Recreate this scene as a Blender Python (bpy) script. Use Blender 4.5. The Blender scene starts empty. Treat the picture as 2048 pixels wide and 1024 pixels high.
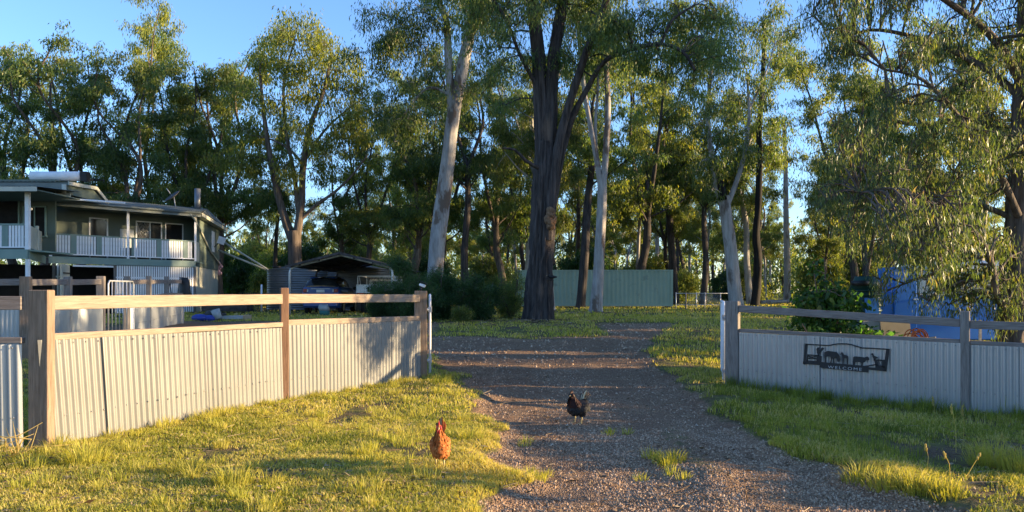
import bpy, bmesh, math, random
import numpy as np
from mathutils import Vector, Matrix

random.seed(7)
rng = np.random.default_rng(7)
SC = bpy.context.scene
COL = SC.collection
R = math.radians
F, HZ, CH = 1547.0, 585.0, 1.5          # focal length in photo pixels, horizon row, eye height (m)

# ------------------------------------------------------------------ camera
cam_d = bpy.data.cameras.new('camera')
cam = bpy.data.objects.new('camera', cam_d)
COL.objects.link(cam)
cam.location = (0, 0, CH)
cam.rotation_euler = (R(90), 0, 0)
cam_d.sensor_width = 36
cam_d.lens = 36 * F / 2048
cam_d.shift_y = (HZ - 512) / 2048
cam_d.clip_start = 0.1
cam_d.clip_end = 3000
SC.camera = cam
# ------------------------------------------------------------------ sky, sun, exposure
SUN_EL, SUN_AZ = R(9.6), R(93.0)        # azimuth clockwise from +Y: the sun stands to the right
sun_dir = Vector((math.sin(SUN_AZ) * math.cos(SUN_EL), math.cos(SUN_AZ) * math.cos(SUN_EL), math.sin(SUN_EL)))
W = bpy.data.worlds.new("World")
SC.world = W
W.use_nodes = True
wn, wl = W.node_tree.nodes, W.node_tree.links
wn.clear()
sky = wn.new('ShaderNodeTexSky')
sky.sky_type = 'NISHITA'
sky.sun_disc = False
sky.sun_elevation = SUN_EL
sky.sun_rotation = SUN_AZ
sky.altitude = 100
sky.air_density = 1.0
sky.dust_density = 0.3
sky.ozone_density = 3.0
bg = wn.new('ShaderNodeBackground')
bg.inputs['Strength'].default_value = 0.135
wo = wn.new('ShaderNodeOutputWorld')
tint = wn.new('ShaderNodeMix'); tint.data_type = 'RGBA'; tint.blend_type = 'MULTIPLY'; tint.inputs[0].default_value = 1
tint.inputs[7].default_value = (.84, .90, 1.09, 1)
wl.new(sky.outputs[0], tint.inputs[6]); wl.new(tint.outputs[2], bg.inputs[0])
wl.new(bg.outputs[0], wo.inputs[0])
sun_d = bpy.data.lights.new('sun', 'SUN')
sun = bpy.data.objects.new('sun', sun_d)
COL.objects.link(sun)
sun.rotation_euler = sun_dir.to_track_quat('Z', 'Y').to_euler()
sun_d.energy = 5.0
sun_d.angle = R(0.5)
sun_d.color = (1.0, 0.74, 0.42)
SC.view_settings.view_transform = 'Standard'
SC.view_settings.look = 'None'
SC.view_settings.gamma = 1
SC.view_settings.use_curve_mapping = False
SC.view_settings.exposure = 1.68
SC.render.engine = 'CYCLES'
SC.cycles.max_bounces = 6
SC.cycles.diffuse_bounces = 3
SC.cycles.transmission_bounces = 3
SC.cycles.transparent_max_bounces = 4

# ------------------------------------------------------------------ helpers
def X(px, d): return (px - 1024) / F * d
def Z(py, d): return CH + (HZ - py) / F * d
def PT(px, py, d): return (X(px, d), d, Z(py, d))

def sst(a, b, x):
    t = np.clip((np.asarray(x, float) - a) / (b - a), 0, 1)
    return t * t * (3 - 2 * t)

YL = [0, 5.46, 6.39, 8.1, 11.1, 13.7, 17.2, 21, 24, 30]
XL = [-.75, -.30, .02, -.13, -.53, -.83, -1.8, -2.6, -3, -2]
YR = [0, 5.46, 6.6, 8.1, 11.1, 12.9, 16.5, 19.3, 24.6, 30]
XR = [3.3, 3.0, 2.85, 2.5, 2.7, 2.85, 2.95, 3.3, 5.0, 7]
def drive(x, y):
    """how far a spot of ground belongs to the gravel drive (0..1)"""
    x = np.asarray(x, float); y = np.asarray(y, float)
    w = .12 * np.sin(2.3 * y + .4) + .09 * np.sin(5.1 * y + 1.7 * x) + .05 * np.sin(11 * y + 3 * x)
    l = np.interp(y, YL, XL) + w
    r = np.interp(y, YR, XR) + .8 * w
    m = sst(-.22, .22, x - l) * sst(-.3, .3, r - x) * (1 - sst(20.0, 21.5, y + w * 4) * (1 - .75 * sst(2., 3.5, x) * (1 - sst(25, 28, y))))
    yard = sst(21.5, 22.5, y + w * 3) * (1 - sst(26.0, 27.2, y + w * 2)) * sst(-13.5, -11, x) * (1 - sst(-3.5, -1.5, x))
    strip = .55 * np.exp(-((x - 1.35 - .05 * y) / .28) ** 2) * sst(5.8, 6.8, y) * (1 - sst(8.5, 10.5, y))
    return np.clip(np.maximum(m, yard) - strip, 0, 1)

def gz(x, y):
    x = np.asarray(x, float); y = np.asarray(y, float)
    z = .5 * sst(13, 29, y)
    z = z + .28 * sst(-5, -9, x) * sst(8, 14, y) * (1 - sst(14, 29, y))
    z = z - .22 * sst(2.6, 6.8, x) * (1 - sst(13, 24, y))
    z = z - .10 * drive(x, y) * (1 - sst(13, 22, y))
    fade = 1 - .8 * sst(30, 60, y)
    z = z + fade * (.02 * np.sin(1.7 * x + .6) * np.sin(1.3 * y + 2) + .012 * np.sin(4.1 * x + 1.3 * y) * np.sin(3.7 * y - .8 * x)
                    + .006 * np.sin(9.1 * x + 4.3 * y) * np.sin(8.7 * y - 3.8 * x))
    return z
def g1(x, y): return float(gz(x, y))

def np_mesh(name, V, faces, attrs=None, smooth=False):
    """mesh from numpy: faces is a list of (m,k) index arrays"""
    me = bpy.data.meshes.new(name)
    V = np.ascontiguousarray(V, dtype=np.float32)
    me.vertices.add(len(V)); me.vertices.foreach_set('co', V.ravel())
    faces = [np.asarray(f, dtype=np.int32) for f in faces if len(f)]
    loops = np.concatenate([f.ravel() for f in faces])
    sizes = np.concatenate([np.full(len(f), f.shape[1], dtype=np.int32) for f in faces])
    starts = np.concatenate([[0], np.cumsum(sizes)[:-1]]).astype(np.int32)
    me.loops.add(len(loops)); me.loops.foreach_set('vertex_index', loops)
    me.polygons.add(len(sizes)); me.polygons.foreach_set('loop_start', starts)
    if smooth: me.polygons.foreach_set('use_smooth', np.ones(len(sizes), dtype=bool))
    me.update(calc_edges=True)
    for k, v in (attrs or {}).items():
        a = me.attributes.new(k, 'FLOAT', 'POINT'); a.data.foreach_set('value', np.asarray(v, dtype=np.float32))
    return me

def link(name, me, mat=None, parent=None, kind=None):
    o = bpy.data.objects.new(name, me); COL.objects.link(o)
    if mat is not None and not me.materials: me.materials.append(mat)
    if parent is not None:
        o.parent = parent
        root = parent
        loc = Vector(root.location)
        if root.parent is not None: loc = Vector((0, 0, 0))
        o.matrix_parent_inverse = Matrix.Translation(-loc)
    if kind: o['kind'] = kind
    return o

def thing(name, label, cat, loc=(0, 0, 0), group=None):
    o = bpy.data.objects.new(name, None); COL.objects.link(o)
    o.empty_display_size = .2
    o.location = loc; o['label'] = label; o['category'] = cat
    if group: o['group'] = group
    return o
def tag(o, label, cat, group=None):
    o['label'] = label; o['category'] = cat
    if group: o['group'] = group
    return o
def dup(root, loc, rz=0., sc=(1, 1, 1), label=None, group=None):
    r = root.copy(); COL.objects.link(r); r.location = loc; r.rotation_euler = (0, 0, rz); r.scale = sc
    if label: r['label'] = label
    if group: r['group'] = group
    for ch in list(root.children):
        c = ch.copy(); COL.objects.link(c); c.parent = r; c.matrix_parent_inverse = ch.matrix_parent_inverse.copy()
        for g in ch.children:
            d = g.copy(); COL.objects.link(d); d.parent = c; d.matrix_parent_inverse = g.matrix_parent_inverse.copy()
    return r

class MB:
    """collects simple shapes into one mesh"""
    def __init__(s): s.v = []; s.f = []; s.sm = []
    def add(s, vs, fs, smooth=False):
        n = len(s.v); s.v += [tuple(p) for p in vs]; s.f += [tuple(i + n for i in f) for f in fs]; s.sm += [smooth] * len(fs); return s
    def hexa(s, c):     # eight corners: bottom ring, top ring
        return s.add(c, [(3, 2, 1, 0), (4, 5, 6, 7), (0, 1, 5, 4), (1, 2, 6, 5), (2, 3, 7, 6), (3, 0, 4, 7)])
    def box(s, c, size, rz=0., M=None):
        x, y, z = [q / 2 for q in size]
        cs = [(-x, -y, -z), (x, -y, -z), (x, y, -z), (-x, y, -z), (-x, -y, z), (x, -y, z), (x, y, z), (-x, y, z)]
        m = M if M is not None else Matrix.Rotation(rz, 3, 'Z')
        return s.hexa([tuple(m @ Vector(p) + Vector(c)) for p in cs])
    def beam(s, a, b, w, h, up=(0, 0, 1)):
        a, b = Vector(a), Vector(b); d = (b - a).normalized(); up = Vector(up)
        sd = d.cross(up).normalized(); u = sd.cross(d).normalized()
        q = [(-w / 2, -h / 2), (w / 2, -h / 2), (w / 2, h / 2), (-w / 2, h / 2)]
        return s.hexa([a + sd * i + u * j for i, j in q] + [b + sd * i + u * j for i, j in q])
    def tube(s, pts, rad, n=8, cap=True, smooth=True):
        pts = [Vector(p) for p in pts]; k = len(pts)
        rad = [rad] * k if not hasattr(rad, '__len__') else rad
        ref = Vector((0, 0, 1)); vs = []; fs = []
        for i, p in enumerate(pts):
            d = (pts[min(i + 1, k - 1)] - pts[max(i - 1, 0)]).normalized()
            if abs(d.dot(ref)) > .95: ref = Vector((1, 0, 0)) if abs(d.x) < .9 else Vector((0, 1, 0))
            a = d.cross(ref).normalized(); b = a.cross(d).normalized()
            if i and (vs[-n] if False else True) and i > 0:
                pa = lasta - d * lasta.dot(d)
                if pa.length > 1e-4: a = pa.normalized(); b = a.cross(d).normalized()
            lasta = a
            for j in range(n):
                t = 2 * math.pi * j / n
                vs.append(p + (a * math.cos(t) + b * math.sin(t)) * rad[i])
        for i in range(k - 1):
            for j in range(n):
                fs.append((i * n + j, i * n + (j + 1) % n, (i + 1) * n + (j + 1) % n, (i + 1) * n + j))
        s.add(vs, fs, smooth)
        if cap:
            m = len(s.v) - len(vs)
            s.f.append(tuple(m + j for j in range(n))[::-1]); s.sm.append(False)
            s.f.append(tuple(m + (k - 1) * n + j for j in range(n))); s.sm.append(False)
        return s
    def prism(s, poly, thick, fn):      # 2-D polygon extruded; fn maps (u, v, w) to the world
        n = len(poly)
        a = sum(poly[i][0] * poly[(i + 1) % n][1] - poly[(i + 1) % n][0] * poly[i][1] for i in range(n))
        if a < 0: poly = poly[::-1]
        vs = [fn(u, v, 0) for u, v in poly] + [fn(u, v, thick) for u, v in poly]
        fs = [tuple(range(n))[::-1], tuple(range(n, 2 * n))] + [(i, (i + 1) % n, n + (i + 1) % n, n + i) for i in range(n)]
        return s.add(vs, fs)
    def ball(s, c, r, n=10, m=7):
        r = (r, r, r) if not hasattr(r, '__len__') else r
        vs = [(c[0], c[1], c[2] - r[2])]
        for i in range(1, m):
            a = -math.pi / 2 + math.pi * i / m
            for j in range(n):
                t = 2 * math.pi * j / n
                vs.append((c[0] + r[0] * math.cos(a) * math.cos(t), c[1] + r[1] * math.cos(a) * math.sin(t), c[2] + r[2] * math.sin(a)))
        vs.append((c[0], c[1], c[2] + r[2])); e = len(vs) - 1
        fs = [(0, 1 + (j + 1) % n, 1 + j) for j in range(n)]
        for i in range(m - 2):
            for j in range(n):
                p = 1 + i * n
                fs.append((p + j, p + (j + 1) % n, p + n + (j + 1) % n, p + n + j))
        p = 1 + (m - 2) * n
        fs += [(p + j, p + (j + 1) % n, e) for j in range(n)]
        return s.add(vs, fs, True)
    def mesh(s, name):
        me = bpy.data.meshes.new(name); me.from_pydata(s.v, [], s.f)
        me.polygons.foreach_set('use_smooth', s.sm); me.update()
        return me
    def build(s, name, mat, parent=None, bevel=0., kind=None, seg=1):
        me = s.mesh(name)
        if bevel:
            bm = bmesh.new(); bm.from_mesh(me)
            bmesh.ops.bevel(bm, geom=bm.edges[:], offset=bevel, segments=seg, affect='EDGES', clamp_overlap=True)
            bm.to_mesh(me); bm.free(); me.update()
        return link(name, me, mat, parent, kind)

# ------------------------------------------------------------------ materials
def node_mat(name):
    m = bpy.data.materials.new(name); m.use_nodes = True
    nt = m.node_tree; b = nt.nodes['Principled BSDF']
    return m, nt, nt.nodes, nt.links, b
def noise(nt, scale, vec=None, detail=4, rough=.55, stretch=None, coord='Object'):
    n = nt.nodes.new('ShaderNodeTexNoise'); n.inputs['Scale'].default_value = scale
    n.inputs['Detail'].default_value = detail; n.inputs['Roughness'].default_value = rough
    if vec is None:
        vec = nt.nodes.new('ShaderNodeTexCoord').outputs[coord]
    if stretch is not None:
        mp = nt.nodes.new('ShaderNodeMapping'); mp.inputs['Scale'].default_value = stretch
        nt.links.new(vec, mp.inputs['Vector']); vec = mp.outputs[0]
    nt.links.new(vec, n.inputs['Vector'])
    return n
def ramp(nt, fac, stops):
    r = nt.nodes.new('ShaderNodeValToRGB'); e = r.color_ramp.elements
    while len(e) < len(stops): e.new(.5)
    for i, (p, c) in enumerate(stops):
        e[i].position = p; e[i].color = (*c, 1) if len(c) == 3 else c
    nt.links.new(fac, r.inputs[0]); return r
def mixc(nt, fac, a, b, mode='MIX'):
    m = nt.nodes.new('ShaderNodeMix'); m.data_type = 'RGBA'; m.blend_type = mode
    for i, q in ((0, fac), (6, a), (7, b)):
        if isinstance(q, (int, float)): m.inputs[i].default_value = q
        elif isinstance(q, tuple): m.inputs[i].default_value = (*q, 1)
        else: nt.links.new(q, m.inputs[i])
    return m.outputs[2]
def bump(nt, b, h, strength, dist=.01):
    n = nt.nodes.new('ShaderNodeBump'); n.inputs['Strength'].default_value = strength; n.inputs['Distance'].default_value = dist
    nt.links.new(h, n.inputs['Height']); nt.links.new(n.outputs[0], b.inputs['Normal'])

def surf(name, c1, c2, scale=4., rough=.7, stretch=None, spec=.3, metal=0., bmp=0., lo=.35, hi=.65, c3=None, s3=20., spots=(.58, .7), bdist=.01):
    """two-tone noisy surface, optional third colour in spots, optional relief"""
    m, nt, N, L, b = node_mat(name)
    n = noise(nt, scale, stretch=stretch)
    col = ramp(nt, n.outputs[0], [(lo, c1), (hi, c2)]).outputs[0]
    if c3 is not None:
        n3 = noise(nt, s3, stretch=stretch, detail=6)
        f = ramp(nt, n3.outputs[0], [(spots[0], (0, 0, 0)), (spots[1], (1, 1, 1))]).outputs[0]
        col = mixc(nt, f, col, c3)
    L.new(col, b.inputs['Base Color'])
    b.inputs['Roughness'].default_value = rough
    b.inputs['Specular IOR Level'].default_value = spec
    b.inputs['Metallic'].default_value = metal
    if bmp:
        nb = noise(nt, scale * 4, stretch=stretch, detail=6)
        bump(nt, b, nb.outputs[0], bmp, bdist)
    return m

def leaf_mat(name, stops, trans, tfac=.35, rough=.45, spec=.35):
    m, nt, N, L, b = node_mat(name)
    at = N.new('ShaderNodeAttribute'); at.attribute_name = 'tint'
    r = ramp(nt, at.outputs['Fac'], stops)
    oi = N.new('ShaderNodeObjectInfo')
    hs = N.new('ShaderNodeHueSaturation')
    ma = N.new('ShaderNodeMapRange'); ma.inputs[3].default_value = .8; ma.inputs[4].default_value = 1.25
    L.new(oi.outputs['Random'], ma.inputs[0]); L.new(ma.outputs[0], hs.inputs['Value'])
    L.new(r.outputs[0], hs.inputs['Color'])
    L.new(hs.outputs[0], b.inputs['Base Color'])
    b.inputs['Roughness'].default_value = rough; b.inputs['Specular IOR Level'].default_value = spec
    t = N.new('ShaderNodeBsdfTranslucent')
    tc = mixc(nt, 1.0, hs.outputs[0], trans, 'MULTIPLY'); L.new(tc, t.inputs['Color'])
    mx = N.new('ShaderNodeMixShader'); mx.inputs[0].default_value = tfac
    L.new(b.outputs[0], mx.inputs[1]); L.new(t.outputs[0], mx.inputs[2])
    L.new(mx.outputs[0], N['Material Output'].inputs['Surface'])
    return m

M = {}
M['leaf'] = leaf_mat('gum_leaf', [(0, (.034, .064, .030)), (.45, (.075, .118, .042)), (.8, (.135, .17, .05)), (1, (.18, .15, .065))], (2.8, 2.6, .8), .44)
M['leaf_near'] = leaf_mat('drooping_gum_leaf', [(0, (.028, .052, .026)), (.45, (.060, .092, .036)), (.8, (.11, .13, .042)), (1, (.17, .13, .06))], (2.8, 2.5, .8), .36, .42, .3)
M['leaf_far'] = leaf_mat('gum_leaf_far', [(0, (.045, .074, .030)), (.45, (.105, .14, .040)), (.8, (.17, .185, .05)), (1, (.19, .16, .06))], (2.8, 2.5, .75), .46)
M['leaf_yellow'] = leaf_mat('gum_leaf_yellow', [(0, (.06, .085, .03)), (.5, (.13, .16, .04)), (1, (.21, .21, .06))], (2.8, 2.5, .7), .5)
M['shrub_leaf'] = leaf_mat('shrub_leaf', [(0, (.018, .042, .014)), (.5, (.035, .075, .022)), (.85, (.06, .11, .03)), (1, (.10, .10, .04))], (2.2, 2.4, .8), .3)
M['broad_leaf'] = leaf_mat('broad_leaf', [(0, (.025, .06, .015)), (.6, (.05, .12, .025)), (1, (.09, .16, .035))], (2.4, 2.6, .6), .35)
M['grass'] = leaf_mat('grass_blade', [(0, (.035, .062, .016)), (.28, (.115, .15, .026)), (.5, (.31, .31, .052)), (.82, (.45, .38, .11)), (1, (.52, .42, .21))], (1.9, 1.8, .7), .40, .6, .2)
M['litter'] = leaf_mat('litter_leaf', [(0, (.09, .055, .03)), (.5, (.20, .14, .08)), (1, (.34, .27, .18))], (1, 1, 1), .05, .8, .1)

def bark(name, c1, c2, c3, stretch, scale, bmp, spots=(.52, .66), s3=3.):
    m, nt, N, L, b = node_mat(name)
    n = noise(nt, scale, stretch=stretch, detail=8, rough=.65)
    col = ramp(nt, n.outputs[0], [(.34, c1), (.66, c2)]).outputs[0]
    n3 = noise(nt, s3, stretch=(1, 1, .35), detail=6, rough=.6)
    f = ramp(nt, n3.outputs[0], [(spots[0], (0, 0, 0)), (spots[1], (1, 1, 1))]).outputs[0]
    col = mixc(nt, f, col, c3)
    L.new(col, b.inputs['Base Color']); b.inputs['Roughness'].default_value = .85; b.inputs['Specular IOR Level'].default_value = .15
    bump(nt, b, n.outputs[0], bmp, .03)
    return m
M['ironbark'] = bark('ironbark', (.026, .022, .020), (.095, .080, .074), (.14, .10, .075), (7, 7, .55), 1.6, .9, (.60, .72), 1.2)
M['white_bark'] = bark('white_gum_bark', (.23, .205, .185), (.40, .375, .35), (.15, .11, .085), (4, 4, .8), 1.6, .45, (.53, .59), 1.7)
M['grey_bark'] = bark('grey_gum_bark', (.26, .235, .21), (.42, .39, .36), (.15, .12, .10), (4, 4, .5), 2.2, .45, (.54, .64), 2.2)
M['brown_bark'] = bark('brown_bark', (.05, .038, .03), (.16, .125, .10), (.25, .20, .16), (6, 6, .5), 1.8, .7, (.58, .7), 1.6)
M['burnt_bark'] = bark('burnt_bark', (.010, .009, .009), (.035, .030, .027), (.06, .05, .04), (6, 6, .5), 2., .7, (.6, .75), 1.6)

def wood(name, c1, c2, c3, stretch, bmp=.5):
    return surf(name, c1, c2, 3., .85, stretch, .15, 0, bmp, .3, .7, c3, 5., (.55, .75), .006)
M['post_wood'] = wood('weathered_post_wood', (.17, .12, .082), (.29, .21, .15), (.10, .066, .044), (16, 16, 1.1))
M['rail_wood'] = wood('weathered_rail_wood', (.22, .168, .125), (.33, .26, .195), (.14, .095, .065), (1.2, 1.2, 22))
M['red_wood'] = wood('reddish_post_wood', (.13, .072, .045), (.21, .125, .08), (.08, .045, .03), (16, 16, 1.1))
M['grey_wood'] = wood('grey_post_wood', (.15, .13, .115), (.28, .245, .215), (.09, .07, .06), (16, 16, 1.1))
M['grey_rail'] = wood('grey_rail_wood', (.15, .125, .11), (.27, .235, .21), (.10, .075, .06), (1.2, 1.2, 22))
M['sheet'] = surf('zincalume_sheet_sun', (.175, .172, .158), (.21, .206, .19), 1.6, .42, None, .5, .15, 0, .3, .7, (.22, .205, .19), 5., (.60, .8))  # fence steel with its colour darkened for the sunlit sheets
M['sheet_grey_shade'] = surf('zincalume_sheet_shade', (.34, .35, .355), (.40, .41, .415), 1.3, .34, (1, 1, .3), .5, .45, 0, .3, .7, (.28, .27, .255), 4., (.58, .8))  # same fence steel, colour lightened for the sheets standing in shade
M['screw'] = surf('screw_zinc', (.2, .2, .2), (.3, .3, .3), 9, .4, None, .5, .7)
M['black_steel'] = surf('black_painted_steel', (.012, .012, .014), (.022, .020, .020), 14, .55, None, .4, 0, .1)
M['plaque_letter'] = surf('plaque_letter', (.40, .40, .40), (.46, .46, .46), 6, .5)
M['white_paint'] = surf('white_paint', (.70, .70, .70), (.80, .80, .79), 3, .5, None, .4, 0, 0, .3, .7, (.58, .56, .52), 9, (.6, .75))
M['galv'] = surf('galvanised_pipe', (.50, .50, .50), (.62, .62, .61), 12, .4, None, .5, .5)
M['house_green'] = surf('house_green_paint', (.10, .13, .105), (.13, .16, .13), 1.5, .6, None, .3)
M['trim_green'] = surf('trim_green_paint', (.17, .25, .215), (.205, .285, .245), 1.5, .5, None, .35)
M['trim_cream'] = surf('trim_cream_paint', (.42, .42, .34), (.50, .49, .40), 2, .55)
M['roof_steel'] = surf('green_roof_steel', (.11, .13, .12), (.16, .18, .165), 1.2, .5, None, .4, .2)
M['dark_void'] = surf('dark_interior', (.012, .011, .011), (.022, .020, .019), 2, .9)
M['glass'] = surf('dark_window_glass', (.015, .017, .02), (.03, .033, .035), 1, .08, None, .6)
M['curtain'] = surf('window_blind', (.42, .44, .44), (.5, .52, .52), 2, .7)
M['container'] = surf('container_green', (.29, .37, .28), (.34, .43, .33), .7, .5, None, .35, 0, 0, .3, .7, (.16, .20, .165), 1.6, (.58, .8))
M['tank'] = surf('tank_steel', (.12, .13, .14), (.17, .18, .19), 1.4, .42, None, .5, .45, 0, .3, .7, (.12, .115, .11), 3., (.58, .8))
M['tank_green'] = surf('dark_green_tank', (.006, .034, .026), (.010, .046, .035), 2, .45)
M['car_blue'] = surf('dark_blue_car_paint', (.022, .075, .24), (.026, .085, .28), 2, .3, None, .6)
M['tyre'] = surf('tyre_rubber', (.012, .012, .012), (.02, .02, .02), 10, .8)
M['rim'] = surf('wheel_rim', (.3, .3, .31), (.4, .4, .4), 8, .35, None, .5, .8)
M['red_lens'] = surf('red_lens', (.22, .012, .010), (.28, .02, .015), 8, .25, None, .6)
M['clear_lens'] = surf('clear_lens', (.6, .6, .58), (.7, .7, .68), 8, .2, None, .6)
M['plate'] = surf('number_plate', (.62, .62, .62), (.7, .7, .7), 8, .4)
M['black_plastic'] = surf('black_plastic', (.012, .012, .013), (.022, .022, .023), 8, .5)
M['bag_white'] = surf('feed_bag_white', (.3, .32, .31), (.38, .4, .39), 6, .55, None, .3, 0, .3)
M['bag_teal'] = surf('feed_bag_teal', (.03, .13, .12), (.05, .18, .165), 6, .55, None, .3, 0, .3)
M['tarp_blue'] = surf('blue_tarp', (.02, .035, .22), (.03, .06, .32), 6, .5, None, .4, 0, .6)
M['card'] = surf('cardboard', (.36, .24, .14), (.44, .31, .19), 5, .85)
M['junk_dark'] = surf('dark_scrap', (.03, .026, .024), (.08, .07, .065), 5, .7)
M['rust'] = surf('rusty_steel', (.10, .04, .02), (.20, .085, .04), 7, .8, None, .2, .2, .3)
M['van_blue'] = surf('blue_van_paint', (.006, .11, .40), (.012, .15, .48), 1.2, .35, None, .5, 0, 0, .3, .7, (.02, .075, .30), 3., (.6, .8))
M['van_cream'] = surf('cream_van_paint', (.55, .53, .45), (.64, .62, .54), 1.5, .45)
M['van_roof'] = surf('pale_van_roof', (.60, .62, .64), (.68, .70, .72), 1.5, .5)
M['board_beige'] = surf('beige_board', (.36, .29, .185), (.44, .36, .24), 2., .8, None, .2, 0, .1)
M['board_grey'] = surf('grey_board', (.30, .31, .31), (.40, .405, .40), 3., .7, None, .2, 0, .1)
M['hose'] = surf('orange_hose', (.50, .10, .025), (.62, .15, .035), 7, .45)
M['split_wood'] = wood('split_timber', (.32, .25, .17), (.50, .42, .31), (.18, .13, .09), (3, 14, 14))
M['mound'] = surf('termite_mound', (.12, .07, .04), (.22, .135, .08), 9, .95, None, .1, 0, .8)
M['hen_red'] = surf('hen_red_feathers', (.30, .075, .018), (.44, .15, .04), 26, .8, (1, 1, 1), .15, 0, .5, .3, .7, (.50, .23, .085), 40, (.52, .68), .004)
M['hen_light'] = surf('hen_light_feathers', (.50, .26, .11), (.62, .38, .19), 30, .8, None, .15)
M['hen_black'] = surf('hen_black_feathers', (.006, .006, .007), (.014, .013, .013), 30, .55, None, .3, 0, .4)
M['hen_neck'] = surf('hen_dark_red_feathers', (.018, .005, .005), (.035, .008, .007), 40, .7)
M['hen_gold'] = surf('hen_gold_feathers', (.62, .45, .24), (.80, .68, .46), 30, .7)
M['comb'] = surf('red_comb', (.52, .022, .030), (.62, .04, .045), 40, .5, None, .4)
M['hen_leg'] = surf('hen_leg_skin', (.48, .36, .15), (.58, .45, .22), 60, .6)
M['beak'] = surf('beak_horn', (.35, .24, .10), (.45, .32, .15), 60, .5)
M['pink'] = surf('pink_blossom', (.5, .25, .25), (.65, .38, .36), 30, .8)
# ------------------------------------------------------------------ ground and driveway
def ground_material():
    m, nt, N, L, b = node_mat('ground_soil')
    at = N.new('ShaderNodeAttribute'); at.attribute_name = 'gravel'
    tc = N.new('ShaderNodeTexCoord').outputs['Object']
    n1 = noise(nt, 1.6, tc, 6, .62); n2 = noise(nt, 9, tc, 5, .6); n3 = noise(nt, .35, tc, 3, .5); n4 = noise(nt, 38, tc, 3, .6)
    # soil, thatch and short turf
    turf = ramp(nt, n2.outputs[0], [(.3, (.07, .085, .024)), (.55, (.17, .16, .045)), (.72, (.27, .21, .09))]).outputs[0]
    dirt = ramp(nt, n4.outputs[0], [(.3, (.085, .058, .036)), (.7, (.19, .135, .085))]).outputs[0]
    f = ramp(nt, n1.outputs[0], [(.42, (0, 0, 0)), (.60, (1, 1, 1))]).outputs[0]
    green = mixc(nt, f, turf, dirt)
    far = ramp(nt, n3.outputs[0], [(.35, (.060, .085, .024)), (.6, (.115, .115, .040)), (.8, (.17, .125, .065))]).outputs[0]
    fa = N.new('ShaderNodeAttribute'); fa.attribute_name = 'far'
    green = mixc(nt, fa.outputs['Fac'], green, far)
    # crushed stone
    v = N.new('ShaderNodeTexVoronoi'); v.inputs['Scale'].default_value = 60; L.new(tc, v.inputs['Vector'])
    stone = ramp(nt, v.outputs['Color'], [(.1, (.17, .105, .062)), (.45, (.31, .20, .12)), (.75, (.42, .28, .17)), (1, (.50, .35, .23))]).outputs[0]
    red = ramp(nt, n4.outputs[0], [(.3, (.19, .11, .065)), (.7, (.35, .21, .13))]).outputs[0]
    fr = ramp(nt, n1.outputs[0], [(.45, (0, 0, 0)), (.66, (.8, .8, .8))]).outputs[0]
    gravel = mixc(nt, fr, stone, red)
    ad = N.new('ShaderNodeMath'); ad.operation = 'MULTIPLY_ADD'; ad.inputs[1].default_value = .9
    L.new(n2.outputs[0], ad.inputs[0]); L.new(at.outputs['Fac'], ad.inputs[2])
    fg = ramp(nt, ad.outputs[0], [(.78, (0, 0, 0)), (1.0, (1, 1, 1))]).outputs[0]
    L.new(mixc(nt, fg, green, gravel), b.inputs['Base Color'])
    b.inputs['Roughness'].default_value = .95; b.inputs['Specular IOR Level'].default_value = .12
    hm = mixc(nt, fg, n4.outputs[0], v.outputs['Distance'])
    bump(nt, b, hm, 1.0, .035)
    return m
M['ground'] = ground_material()

def geo(a, b, s0, k):
    out = [a]; s = s0
    while out[-1] < b: out.append(out[-1] + s); s *= k
    return out
xs = sorted([-q for q in geo(13, 900, .15, 1.16)] + list(np.arange(-12.92, 11, .08)) + geo(11, 900, .15, 1.16))
ys = [-400, -200, -100, -50, -25, -12, -6, -2, 1, 2.4] + geo(3.2, 30, .04, 1.0115) + geo(30.6, 60, .5, 1.03) + geo(62, 1500, 2, 1.14)
xs = np.array(xs); ys = np.array(ys)
GX, GY = np.meshgrid(xs, ys)
nx, ny = len(xs), len(ys)
V = np.stack([GX.ravel(), GY.ravel(), gz(GX, GY).ravel()], 1)
i = np.arange((ny - 1) * nx).reshape(ny - 1, nx)[:, :-1].ravel()
Q = np.stack([i, i + 1, i + nx + 1, i + nx], 1)
dm = drive(V[:, 0], V[:, 1])
fq = dm[Q].mean(1)
farv = sst(26, 45, V[:, 1] + np.abs(V[:, 0]) * .2)
for nm, sel in (('ground', fq < .5), ('driveway', fq >= .5)):
    q = Q[sel]; used, inv = np.unique(q.ravel(), return_inverse=True)
    me = np_mesh(nm, V[used], [inv.reshape(-1, 4)], {'gravel': dm[used], 'far': farv[used]}, True)
    link(nm, me, M['ground'], kind='structure')

# ------------------------------------------------------------------ grass, stones, leaf litter
def blades(P, az, h, w, lean, tint, curl=.5):
    """grass blades: two base points, two middle points, a tip"""
    n = len(P); ax = np.cos(az); ay = np.sin(az)
    sx, sy = -ay * w / 2, ax * w / 2
    V = np.zeros((n, 5, 3))
    V[:, 0] = P + np.stack([sx, sy, -.01 + 0 * sx], 1); V[:, 1] = P - np.stack([sx, sy, .01 + 0 * sx], 1)
    mid = P + np.stack([ax * lean * h * .35, ay * lean * h * .35, h * .58], 1)
    V[:, 2] = mid - np.stack([sx, sy, 0 * sx], 1) * .8; V[:, 3] = mid + np.stack([sx, sy, 0 * sx], 1) * .8
    V[:, 4] = P + np.stack([ax * lean * h, ay * lean * h, h * (1 - curl * lean * .45)], 1)
    b = np.arange(n)[:, None] * 5
    return V.reshape(-1, 3), b + np.array([[0, 1, 2, 3]]), b + np.array([[3, 2, 4]]), np.repeat(tint, 5)

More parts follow.
